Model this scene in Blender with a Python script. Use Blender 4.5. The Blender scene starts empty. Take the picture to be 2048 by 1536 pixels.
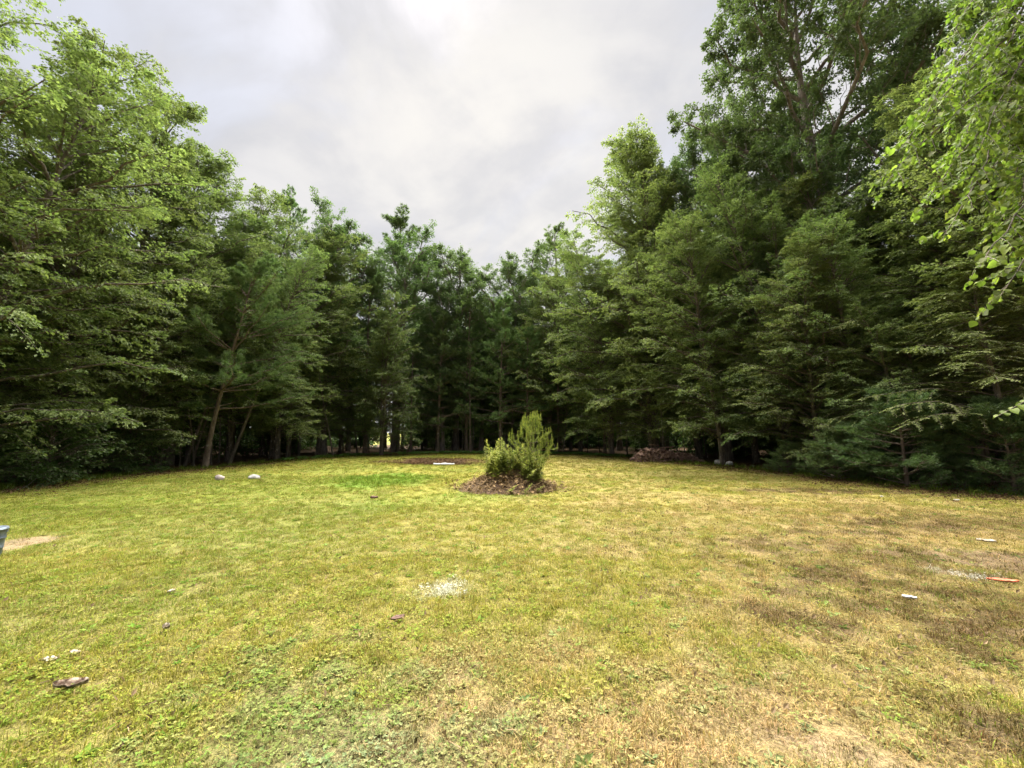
import bpy, math, random
import numpy as np
from mathutils import Vector, Matrix

# ------------------------------------------------------------------ camera, sky, sun, exposure
scene = bpy.context.scene
COL = scene.collection
CAM_H, PITCH, FPX = 1.6, math.radians(6.9), 800.0        # focal length in pixels of a 2048 wide frame
SUN_EL, SUN_AZ = math.radians(60.0), math.radians(-6.0)  # azimuth from +Y, towards +X positive

cam_data = bpy.data.cameras.new('camera')
cam_data.sensor_width = 36.0
cam_data.lens = 36.0 * FPX / 2048.0
cam_data.clip_start, cam_data.clip_end = 0.05, 3000.0
cam = bpy.data.objects.new('camera', cam_data)
cam.location = (0.0, 0.0, CAM_H)
cam.rotation_euler = (math.pi / 2 + PITCH, 0.0, 0.0)
COL.objects.link(cam)
scene.camera = cam

EXPOSURE = 4.62
vs = scene.view_settings
vs.view_transform = 'Standard'
vs.look = 'None'
vs.exposure = EXPOSURE
vs.gamma = 1.0
vs.use_curve_mapping = False

scene.cycles.use_denoising = True
scene.cycles.denoiser = 'OPENIMAGEDENOISE'
scene.cycles.denoising_input_passes = 'RGB_ALBEDO_NORMAL'
scene.cycles.denoising_prefilter = 'ACCURATE'
scene.cycles.max_bounces = 4
scene.cycles.diffuse_bounces = 3
scene.cycles.glossy_bounces = 2
scene.cycles.transmission_bounces = 3
scene.cycles.use_adaptive_sampling = True
scene.cycles.adaptive_threshold = 0.025
scene.cycles.use_light_tree = False
scene.cycles.transparent_max_bounces = 4
scene.cycles.sample_clamp_indirect = 4.0


class NT:
    """small helper to wire node trees"""
    def __init__(self, tree):
        self.t = tree
        self.n = tree.nodes
        self.l = tree.links

    def add(self, kind, **kw):
        nd = self.n.new(kind)
        for k, v in kw.items():
            setattr(nd, k, v)
        return nd

    def link(self, a, b):
        self.l.new(a, b)

    def val(self, sock, v):
        if hasattr(v, 'is_linked') or hasattr(v, 'links'):
            self.l.new(v, sock)
        else:
            sock.default_value = v

    def math(self, op, a, b=None, c=None, clamp=False):
        nd = self.add('ShaderNodeMath', operation=op, use_clamp=clamp)
        self.val(nd.inputs[0], a)
        if b is not None:
            self.val(nd.inputs[1], b)
        if c is not None:
            self.val(nd.inputs[2], c)
        return nd.outputs[0]

    def vmath(self, op, a, b=None):
        nd = self.add('ShaderNodeVectorMath', operation=op)
        self.val(nd.inputs[0], a)
        if b is not None:
            self.val(nd.inputs[1], b)
        return nd

    def noise(self, vec, scale, detail=4.0, rough=0.55, dist=0.0):
        nd = self.add('ShaderNodeTexNoise')
        if vec is not None:
            self.l.new(vec, nd.inputs['Vector'])
        nd.inputs['Scale'].default_value = scale
        nd.inputs['Detail'].default_value = detail
        nd.inputs['Roughness'].default_value = rough
        nd.inputs['Distortion'].default_value = dist
        return nd

    def smooth(self, v, lo, hi, a=0.0, b=1.0):
        nd = self.add('ShaderNodeMapRange', interpolation_type='SMOOTHSTEP')
        self.l.new(v, nd.inputs['Value'])
        nd.inputs['From Min'].default_value = lo
        nd.inputs['From Max'].default_value = hi
        nd.inputs['To Min'].default_value = a
        nd.inputs['To Max'].default_value = b
        return nd.outputs[0]

    def mix(self, fac, a, b, blend='MIX'):
        nd = self.add('ShaderNodeMix', data_type='RGBA', blend_type=blend)
        self.val(nd.inputs[0], fac)
        self.val(nd.inputs[6], a if not isinstance(a, tuple) else (*a[:3], 1.0))
        self.val(nd.inputs[7], b if not isinstance(b, tuple) else (*b[:3], 1.0))
        return nd.outputs[2]


def build_world():
    w = bpy.data.worlds.new('World')
    scene.world = w
    w.use_nodes = True
    t = NT(w.node_tree)
    t.n.clear()
    out = t.add('ShaderNodeOutputWorld')
    sky = t.add('ShaderNodeTexSky', sky_type='NISHITA')
    sky.sun_disc = False
    sky.sun_elevation = SUN_EL
    sky.sun_rotation = SUN_AZ
    sky.air_density, sky.dust_density, sky.ozone_density = 1.0, 2.0, 1.0
    bg_sky = t.add('ShaderNodeBackground')
    bg_sky.inputs['Strength'].default_value = 0.05
    t.link(sky.outputs[0], bg_sky.inputs['Color'])
    tc = t.add('ShaderNodeTexCoord')
    d = tc.outputs['Generated']
    sep = t.add('ShaderNodeSeparateXYZ')
    t.link(d, sep.inputs[0])
    zc = t.math('ADD', t.math('MAXIMUM', sep.outputs[2], 0.0), 0.32)
    comb = t.add('ShaderNodeCombineXYZ')
    t.link(t.math('DIVIDE', sep.outputs[0], zc), comb.inputs[0])
    t.link(t.math('DIVIDE', sep.outputs[1], zc), comb.inputs[1])
    comb.inputs[2].default_value = 3.7
    n1 = t.noise(comb.outputs[0], 1.9, 7.0, 0.52, 0.7)
    n2 = t.noise(comb.outputs[0], 4.2, 6.0, 0.55, 0.3)
    m = t.math('ADD', t.math('MULTIPLY', n1.outputs[0], 0.68), t.math('MULTIPLY', n2.outputs[0], 0.32))
    lum = t.smooth(m, 0.40, 0.60)
    # glow of the veiled sun in the cloud sheet
    sd = (math.sin(SUN_AZ) * math.cos(SUN_EL), math.cos(SUN_AZ) * math.cos(SUN_EL), math.sin(SUN_EL))
    dn = t.vmath('NORMALIZE', d)
    dot = t.vmath('DOT_PRODUCT', dn.outputs[0], sd)
    gdir = (math.sin(SUN_AZ) * math.cos(SUN_EL - 0.36), math.cos(SUN_AZ) * math.cos(SUN_EL - 0.36), math.sin(SUN_EL - 0.36))
    dot = t.vmath('DOT_PRODUCT', dn.outputs[0], gdir)
    glow = t.math('POWER', t.math('MAXIMUM', dot.outputs['Value'], 0.0), 13.0)
    glow2 = t.math('MULTIPLY', glow, t.smooth(m, 0.42, 0.58, 0.35, 1.0))
    k = 1.0 / (2.0 ** EXPOSURE)
    c = t.mix(lum, (0.645 * k, 0.652 * k, 0.700 * k), (0.815 * k, 0.808 * k, 0.828 * k))
    c = t.mix(glow2, c, (0.99 * k, 0.96 * k, 0.915 * k))
    bg_c = t.add('ShaderNodeBackground')
    bg_c.inputs['Strength'].default_value = 1.0
    t.link(c, bg_c.inputs['Color'])
    mx = t.add('ShaderNodeMixShader')
    cover = t.smooth(n1.outputs[0], 0.28, 0.50, 0.97, 1.0)
    t.link(cover, mx.inputs[0])
    t.link(bg_sky.outputs[0], mx.inputs[1])
    t.link(bg_c.outputs[0], mx.inputs[2])
    t.link(mx.outputs[0], out.inputs['Surface'])


build_world()

sun_data = bpy.data.lights.new('sun', 'SUN')
sun_data.energy = 1.5
sun_data.angle = math.radians(85.0)
sun_data.color = (1.0, 0.95, 0.86)
sun = bpy.data.objects.new('sun', sun_data)
sdv = Vector((math.sin(SUN_AZ) * math.cos(SUN_EL), math.cos(SUN_AZ) * math.cos(SUN_EL), math.sin(SUN_EL)))
sun.rotation_euler = sdv.to_track_quat('Z', 'Y').to_euler()
sun.location = sdv * 60
COL.objects.link(sun)

# ------------------------------------------------------------------ general helpers
RNG = np.random.default_rng(11)
Z = np.array([0.0, 0.0, 1.0])


def nrm(v):
    return v / np.maximum(np.linalg.norm(v, axis=-1, keepdims=True), 1e-9)


def gp(px, py):
    """world ground point that the photograph shows at a pixel (flat ground)"""
    x, v = (px - 1024.0) / FPX, (768.0 - py) / FPX
    dy, dz = math.cos(PITCH) - v * math.sin(PITCH), math.sin(PITCH) + v * math.cos(PITCH)
    t = -CAM_H / dz
    return x * t, dy * t


def pt(px, py, Y):
    """world point at distance Y ahead that the photograph shows at a pixel"""
    x, v = (px - 1024.0) / FPX, (768.0 - py) / FPX
    dy, dz = math.cos(PITCH) - v * math.sin(PITCH), math.sin(PITCH) + v * math.cos(PITCH)
    t = Y / dy
    return np.array([x * t, Y, CAM_H + dz * t])


def _hash(ix, iy, seed):
    h = (ix.astype(np.int64) * 374761393 + iy.astype(np.int64) * 668265263 + seed * 974634777) & 0xFFFFFFFF
    h = ((h ^ (h >> 13)) * 1274126177) & 0xFFFFFFFF
    return ((h ^ (h >> 16)) & 0xFFFFFF) / float(0xFFFFFF)


def vnoise(x, y, seed=0):
    ix, iy = np.floor(x), np.floor(y)
    fx, fy = x - ix, y - iy
    fx, fy = fx * fx * (3 - 2 * fx), fy * fy * (3 - 2 * fy)
    a, b = _hash(ix, iy, seed), _hash(ix + 1, iy, seed)
    c, d = _hash(ix, iy + 1, seed), _hash(ix + 1, iy + 1, seed)
    return (a * (1 - fx) + b * fx) * (1 - fy) + (c * (1 - fx) + d * fx) * fy


def fbm(x, y, seed=0, octs=4):
    s, a, t = 0.0, 1.0, 0.0
    for o in range(octs):
        s = s + a * vnoise(x * 2 ** o + 17.3 * o, y * 2 ** o - 9.1 * o, seed + o)
        t += a
        a *= 0.55
    return s / t


def sstep(v, lo, hi):
    t = np.clip((v - lo) / (hi - lo), 0, 1)
    return t * t * (3 - 2 * t)


def make_mesh(name, verts, tris=None, quads=None, mats=(), mat_index=None, attrs=None, smooth=False):
    """mesh from numpy arrays; attrs: {name: (type, domain, array)}"""
    me = bpy.data.meshes.new(name)
    verts = np.asarray(verts, dtype=np.float32)
    tris = np.zeros((0, 3), np.int32) if tris is None else np.asarray(tris, np.int32)
    quads = np.zeros((0, 4), np.int32) if quads is None else np.asarray(quads, np.int32)
    nv, nt, nq = len(verts), len(tris), len(quads)
    me.vertices.add(nv)
    me.vertices.foreach_set('co', verts.ravel())
    loops = np.concatenate([tris.ravel(), quads.ravel()]).astype(np.int32)
    me.loops.add(len(loops))
    me.loops.foreach_set('vertex_index', loops)
    me.polygons.add(nt + nq)
    starts = np.concatenate([np.arange(nt) * 3, nt * 3 + np.arange(nq) * 4]).astype(np.int32)
    me.polygons.foreach_set('loop_start', starts)
    if mat_index is not None:
        me.polygons.foreach_set('material_index', np.asarray(mat_index, np.int32))
    me.polygons.foreach_set('use_smooth', np.full(nt + nq, bool(smooth)))
    for m in mats:
        me.materials.append(m)
    for an, (ty, dom, arr) in (attrs or {}).items():
        a = me.attributes.new(an, ty, dom)
        arr = np.asarray(arr, np.float32 if ty != 'INT' else np.int32)
        a.data.foreach_set({'FLOAT': 'value', 'INT': 'value', 'FLOAT_COLOR': 'color', 'FLOAT_VECTOR': 'vector'}[ty], arr.ravel())
    me.update(calc_edges=True)
    me.validate()
    return me


class Acc:
    """collects vertices, triangles and quads of one mesh"""
    def __init__(self):
        self.v, self.t, self.q, self.r, self.tm, self.qm = [], [], [], [], [], []
        self.n = 0

    def add(self, v, tris=None, quads=None, rnd=0.5, mat=0):
        v = np.asarray(v, float).reshape(-1, 3)
        if tris is not None and len(tris):
            self.t.append(np.asarray(tris).reshape(-1, 3) + self.n)
            self.tm.append(np.full(len(self.t[-1]), mat))
        if quads is not None and len(quads):
            self.q.append(np.asarray(quads).reshape(-1, 4) + self.n)
            self.qm.append(np.full(len(self.q[-1]), mat))
        self.v.append(v)
        r = np.asarray(rnd, float)
        self.r.append(np.full(len(v), float(r)) if r.ndim == 0 else r)
        self.n += len(v)

    def mesh(self, name, mats, smooth=False):
        t = np.concatenate(self.t) if self.t else None
        q = np.concatenate(self.q) if self.q else None
        mi = np.concatenate(self.tm + self.qm) if (self.tm or self.qm) else None
        return make_mesh(name, np.concatenate(self.v), t, q, mats, mi, {'rnd': ('FLOAT', 'POINT', np.concatenate(self.r))}, smooth)


def tubes(acc, P, R, sides=6, rnd=0.5, mat=0, cap=True):
    """P (N,K,3), R (N,K): tapered tubes"""
    P, R = np.asarray(P, float), np.asarray(R, float)
    if P.ndim == 2:
        P, R = P[None], R[None]
    N, K, _ = P.shape
    T = nrm(np.gradient(P, axis=1))
    mean = nrm(P[:, -1] - P[:, 0])
    ref = np.where(np.abs(mean[:, 2:3]) > 0.8, np.array([[1.0, 0.2, 0.0]]), np.array([[0.0, 0.1, 1.0]]))
    A = nrm(np.cross(T, np.repeat(ref[:, None], K, 1)))
    B = np.cross(T, A)
    th = np.arange(sides) * 2 * math.pi / sides
    ring = P[:, :, None] + R[:, :, None, None] * (A[:, :, None] * np.cos(th)[None, None, :, None] + B[:, :, None] * np.sin(th)[None, None, :, None])
    idx = np.arange(N * K * sides).reshape(N, K, sides)
    a, b = idx[:, :-1], idx[:, 1:]
    q = np.stack([a, np.roll(a, -1, 2), np.roll(b, -1, 2), b], -1).reshape(-1, 4)
    rn = np.asarray(rnd, float)
    acc.add(ring.reshape(-1, 3), None, q, rn if rn.ndim == 0 else np.repeat(rn, K * sides), mat)


def leaves(acc, pos, dirs, nor, length, width, rnd, fold=0.12, mat=0):
    """one folded rhombus per leaf"""
    d = nrm(dirs)
    s = nrm(np.cross(d, nor))
    n = np.cross(s, d)
    L, W = np.asarray(length)[:, None], np.asarray(width)[:, None]
    v0 = pos
    v1 = pos + d * L * 0.45 + s * W * 0.5 + n * W * fold
    v2 = pos + d * L - n * L * 0.06
    v3 = pos + d * L * 0.45 - s * W * 0.5 + n * W * fold
    M = len(pos)
    V = np.stack([v0, v1, v2, v3], 1).reshape(-1, 3)
    b = np.arange(M)[:, None] * 4
    tri = np.concatenate([b + np.array([[0, 1, 2]]), b + np.array([[0, 2, 3]])])
    acc.add(V, tri, None, np.repeat(rnd, 4), mat)


def needles(acc, pos, dirs, length, width, rnd, mat=0):
    """one thin triangle per needle bunch"""
    d = nrm(dirs)
    ref = nrm(RNG.normal(size=d.shape))
    s = nrm(np.cross(d, ref))
    L, W = np.asarray(length)[:, None], np.asarray(width)[:, None]
    V = np.stack([pos - s * W * 0.5, pos + s * W * 0.5, pos + d * L], 1).reshape(-1, 3)
    tri = np.arange(len(pos) * 3).reshape(-1, 3)
    acc.add(V, tri, None, np.repeat(rnd, 3), mat)


def along(P, s):
    """points and tangents at parameter s (M,) on curves P (M,K,3)"""
    K = P.shape[1]
    f = np.clip(s, 0, 0.9999) * (K - 1)
    i = f.astype(int)
    w = (f - i)[:, None]
    r = np.arange(len(P))
    a, b = P[r, i], P[r, i + 1]
    return a * (1 - w) + b * w, nrm(b - a)


def grow(rng, P, n, s0, s1, ang, lenf, droop=0.0, up=0.0, K=5, planar=True, wig=0.06, zj=0.13):
    """n side shoots on each curve of P; lenf(s, parent length) gives lengths"""
    N = len(P)
    PL = np.linalg.norm(P[:, -1] - P[:, 0], axis=1)
    idx = np.repeat(np.arange(N), n)
    s = s0 + (s1 - s0) * ((np.tile(np.arange(n), N) + rng.random(N * n)) / n)
    base, T = along(P[idx], s)
    side = nrm(np.cross(T, Z) + 1e-4)
    sg = np.where((np.tile(np.arange(n), N) + idx) % 2 == 0, 1.0, -1.0)[:, None]
    a = rng.uniform(ang[0], ang[1], N * n)[:, None]
    if planar:
        d = T * np.cos(a) + side * sg * np.sin(a) + rng.normal(0, zj, (N * n, 1)) * Z + Z * up
    else:
        up2 = np.cross(side, T)
        ph = rng.uniform(0, 2 * math.pi, N * n)[:, None]
        d = T * np.cos(a) + (side * np.cos(ph) + up2 * np.sin(ph)) * np.sin(a) + Z * up
    d = nrm(d)
    L = lenf(s, PL[idx]) * rng.uniform(0.65, 1.2, N * n)
    u = np.linspace(0, 1, K)[None, :, None]
    C = base[:, None] + d[:, None] * L[:, None, None] * u + Z * (droop * L[:, None, None] * u * u)
    C = C + rng.normal(0, wig, C.shape) * L[:, None, None] * (u * (1.2 - u)) * 0.9
    return C, L, s, idx


def prop(o, label=None, cat=None, group=None, kind=None):
    if label:
        o['label'] = label
    if cat:
        o['category'] = cat
    if group:
        o['group'] = group
    if kind:
        o['kind'] = kind
    return o


def obj(name, me, parent=None, loc=None, rot=None):
    o = bpy.data.objects.new(name, me)
    COL.objects.link(o)
    if parent is not None:
        o.parent = parent
    if loc is not None:
        o.location = loc
    if rot is not None:
        o.rotation_euler = rot
    return o


def empty(name, loc, label, cat, group=None):
    e = bpy.data.objects.new(name, None)
    e.empty_display_size = 0.3
    COL.objects.link(e)
    e.location = loc
    return prop(e, label, cat, group)

# ------------------------------------------------------------------ materials


def new_mat(name):
    m = bpy.data.materials.new(name)
    m.use_nodes = True
    t = NT(m.node_tree)
    t.n.clear()
    out = t.add('ShaderNodeOutputMaterial')
    return m, t, out


def leaf_mat(name, ca, cb, trans=0.42, rough=0.5, spec=0.35, tcol=(1.05, 1.22, 0.7), objvar=0.5):
    m, t, out = new_mat(name)
    at = t.add('ShaderNodeAttribute', attribute_name='rnd')
    oi = t.add('ShaderNodeObjectInfo')
    c = t.mix(at.outputs['Fac'], ca, cb)
    v = t.math('ADD', 1.0 - objvar / 2, t.math('MULTIPLY', oi.outputs['Random'], objvar))
    hs = t.add('ShaderNodeHueSaturation')
    t.link(c, hs.inputs['Color'])
    t.link(v, hs.inputs['Value'])
    t.link(t.math('ADD', 0.485, t.math('MULTIPLY', t.math('FRACT', t.math('MULTIPLY', oi.outputs['Random'], 7.3)), 0.03)), hs.inputs['Hue'])
    col = hs.outputs[0]
    df = t.add('ShaderNodeBsdfDiffuse')
    t.link(col, df.inputs['Color'])
    tr = t.add('ShaderNodeBsdfTranslucent')
    t.link(t.mix(1.0, col, tcol, 'MULTIPLY'), tr.inputs['Color'])
    mx = t.add('ShaderNodeMixShader')
    mx.inputs[0].default_value = trans
    t.link(df.outputs[0], mx.inputs[1])
    t.link(tr.outputs[0], mx.inputs[2])
    gl = t.add('ShaderNodeBsdfGlossy')
    gl.inputs['Roughness'].default_value = rough
    lw = t.add('ShaderNodeLayerWeight')
    lw.inputs['Blend'].default_value = 0.3
    sheen = t.math('ADD', 0.035, t.math('MULTIPLY', t.math('POWER', lw.outputs['Facing'], 3.0), 0.22))
    m2 = t.add('ShaderNodeMixShader')
    t.link(t.math('MULTIPLY', sheen, spec), m2.inputs[0])
    t.link(mx.outputs[0], m2.inputs[1])
    t.link(gl.outputs[0], m2.inputs[2])
    t.link(m2.outputs[0], out.inputs['Surface'])
    return m


def bark_mat(name, ca, cb, cl=None, scale=9.0, stretch=0.25, lichen=0.0):
    m, t, out = new_mat(name)
    tc = t.add('ShaderNodeTexCoord')
    mp = t.add('ShaderNodeMapping')
    mp.inputs['Scale'].default_value = (1, 1, stretch)
    t.link(tc.outputs['Object'], mp.inputs['Vector'])
    n = t.noise(mp.outputs[0], scale, 6.0, 0.65, 0.6)
    c = t.mix(t.smooth(n.outputs[0], 0.32, 0.68), ca, cb)
    if cl:
        n2 = t.noise(tc.outputs['Object'], 5.5, 3.0, 0.6)
        c = t.mix(t.smooth(n2.outputs[0], 0.58 - lichen, 0.70 - lichen), c, cl)
    p = t.add('ShaderNodeBsdfPrincipled')
    t.link(c, p.inputs['Base Color'])
    p.inputs['Roughness'].default_value = 0.9
    p.inputs['Specular IOR Level'].default_value = 0.2
    b = t.add('ShaderNodeBump')
    b.inputs['Strength'].default_value = 0.8
    b.inputs['Distance'].default_value = 0.03
    t.link(n.outputs[0], b.inputs['Height'])
    t.link(b.outputs[0], p.inputs['Normal'])
    t.link(p.outputs[0], out.inputs['Surface'])
    return m


def plain_mat(name, ca, cb, scale=12.0, rough=0.8, metal=0.0, bump=0.3, bdist=0.01, useattr=False, spec=0.3):
    m, t, out = new_mat(name)
    tc = t.add('ShaderNodeTexCoord')
    n = t.noise(tc.outputs['Object'], scale, 5.0, 0.6, 0.3)
    f = t.smooth(n.outputs[0], 0.3, 0.7)
    if useattr:
        at = t.add('ShaderNodeAttribute', attribute_name='rnd')
        f = t.math('ADD', t.math('MULTIPLY', f, 0.4), t.math('MULTIPLY', at.outputs['Fac'], 0.6))
    c = t.mix(f, ca, cb)
    p = t.add('ShaderNodeBsdfPrincipled')
    t.link(c, p.inputs['Base Color'])
    p.inputs['Roughness'].default_value = rough
    p.inputs['Metallic'].default_value = metal
    p.inputs['Specular IOR Level'].default_value = spec
    if bump:
        b = t.add('ShaderNodeBump')
        b.inputs['Strength'].default_value = bump
        b.inputs['Distance'].default_value = bdist
        t.link(n.outputs[0], b.inputs['Height'])
        t.link(b.outputs[0], p.inputs['Normal'])
    t.link(p.outputs[0], out.inputs['Surface'])
    return m


M_BIRCH_LEAF = leaf_mat('birch_leaf', (0.066, 0.103, 0.034), (0.165, 0.200, 0.068), trans=0.48, tcol=(1.05, 1.15, 0.72), objvar=0.34)
M_OAK_LEAF = leaf_mat('oak_leaf', (0.042, 0.070, 0.027), (0.098, 0.130, 0.052), trans=0.48, spec=0.45)
M_PINE = leaf_mat('pine_needle', (0.046, 0.080, 0.031), (0.112, 0.152, 0.058), trans=0.40)
M_HEMLOCK = leaf_mat('hemlock_needle', (0.058, 0.078, 0.026), (0.150, 0.168, 0.058), trans=0.40)
M_SHRUB = leaf_mat('shrub_leaf', (0.040, 0.075, 0.022), (0.080, 0.125, 0.036))
M_FORE = leaf_mat('near_leaf', (0.072, 0.108, 0.016), (0.150, 0.180, 0.036), trans=0.56, rough=0.5, spec=0.4, objvar=0.7)
M_SAPLING = leaf_mat('sapling_needle', (0.085, 0.120, 0.022), (0.270, 0.285, 0.070), trans=0.38)
M_WEED = leaf_mat('weed_leaf', (0.120, 0.150, 0.032), (0.260, 0.262, 0.075), trans=0.45, spec=0.2, objvar=0.6)
M_FERN = leaf_mat('fern_leaf', (0.070, 0.130, 0.030), (0.120, 0.200, 0.050), trans=0.4)
M_BARK = bark_mat('grey_bark', (0.050, 0.042, 0.034), (0.130, 0.110, 0.085), (0.30, 0.28, 0.23), lichen=-0.02)
M_BARK_OAK = bark_mat('oak_bark', (0.075, 0.062, 0.050), (0.20, 0.175, 0.15), None, 7.0)
M_BARK_PINE = bark_mat('pine_bark', (0.060, 0.046, 0.036), (0.150, 0.115, 0.088), (0.20, 0.19, 0.15))
M_TWIG = plain_mat('twig', (0.045, 0.036, 0.027), (0.085, 0.068, 0.05), 20, bump=0)

# ------------------------------------------------------------------ ground
EDGE_PX = [(-500, 1015), (-250, 998), (0, 978), (150, 963), (300, 946), (420, 938), (560, 924), (700, 914), (860, 909), (1024, 908),
           (1150, 910), (1250, 915), (1330, 924), (1450, 934), (1600, 950), (1700, 962), (1850, 979), (2048, 992), (2300, 1012), (2600, 1030)]
EDGE = np.array([gp(*p) for p in EDGE_PX])
POLY = np.concatenate([np.array([[-60.0, -14.0], [-40.0, 6.0], [-22.0, 8.0]]), EDGE, np.array([[22.0, 6.0], [40.0, 4.0], [60.0, -14.0]])])


def inside_dist(x, y):
    """signed distance to the clearing's edge, positive inside"""
    x, y = np.asarray(x, float), np.asarray(y, float)
    dmin = np.full(x.shape, 1e9)
    ins = np.zeros(x.shape, bool)
    n = len(POLY)
    for i in range(n):
        ax, ay = POLY[i]
        bx, by = POLY[(i + 1) % n]
        ex, ey = bx - ax, by - ay
        t = np.clip(((x - ax) * ex + (y - ay) * ey) / (ex * ex + ey * ey), 0, 1)
        dmin = np.minimum(dmin, np.hypot(x - ax - t * ex, y - ay - t * ey))
        if by != ay:
            ins ^= ((ay > y) != (by > y)) & (x < ex * (y - ay) / (by - ay) + ax)
    return np.where(ins, dmin, -dmin)


def ground_z(x, y):
    x, y = np.asarray(x, float), np.asarray(y, float)
    r = np.hypot(x, y)
    z = 0.10 * (fbm(x * 0.11, y * 0.11, 3, 2) - 0.5) + 0.05 * (fbm(x * 0.55, y * 0.55, 8, 2) - 0.5)
    z = z * sstep(r, 1.5, 6.0)
    px, py = gp(872, 924)
    pit = np.exp(-(((x - px) / 2.6) ** 2 + ((y - py + 0.3) / 1.5) ** 2) ** 2)
    rise = np.exp(-(((x - px) / 2.8) ** 2 + ((y - py - 1.0) / 0.8) ** 2) ** 2)
    return z - 0.10 * pit + 0.12 * rise


def ell(x, y, cx, cy, rx, ry, rot=0.0, soft=0.5, nz=0.35, sc=1.2, seed=5):
    """soft ragged ellipse mask"""
    c, s = math.cos(rot), math.sin(rot)
    dx, dy = x - cx, y - cy
    u, v = (dx * c + dy * s) / rx, (-dx * s + dy * c) / ry
    d = np.hypot(u, v) + nz * 2 * (fbm(x * sc, y * sc, seed, 3) - 0.5)
    return 1 - sstep(d, 1 - soft, 1 + soft)


def lerp(a, b, m):
    return a * (1 - m[..., None]) + np.asarray(b) * m[..., None]


GREEN, YEL, LUSH = (0.122, 0.150, 0.022), (0.198, 0.184, 0.036), (0.098, 0.172, 0.020)
TAN, BROWN, SOIL, PALE = (0.262, 0.192, 0.086), (0.066, 0.040, 0.020), (0.184, 0.133, 0.084), (0.133, 0.143, 0.072)


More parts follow.
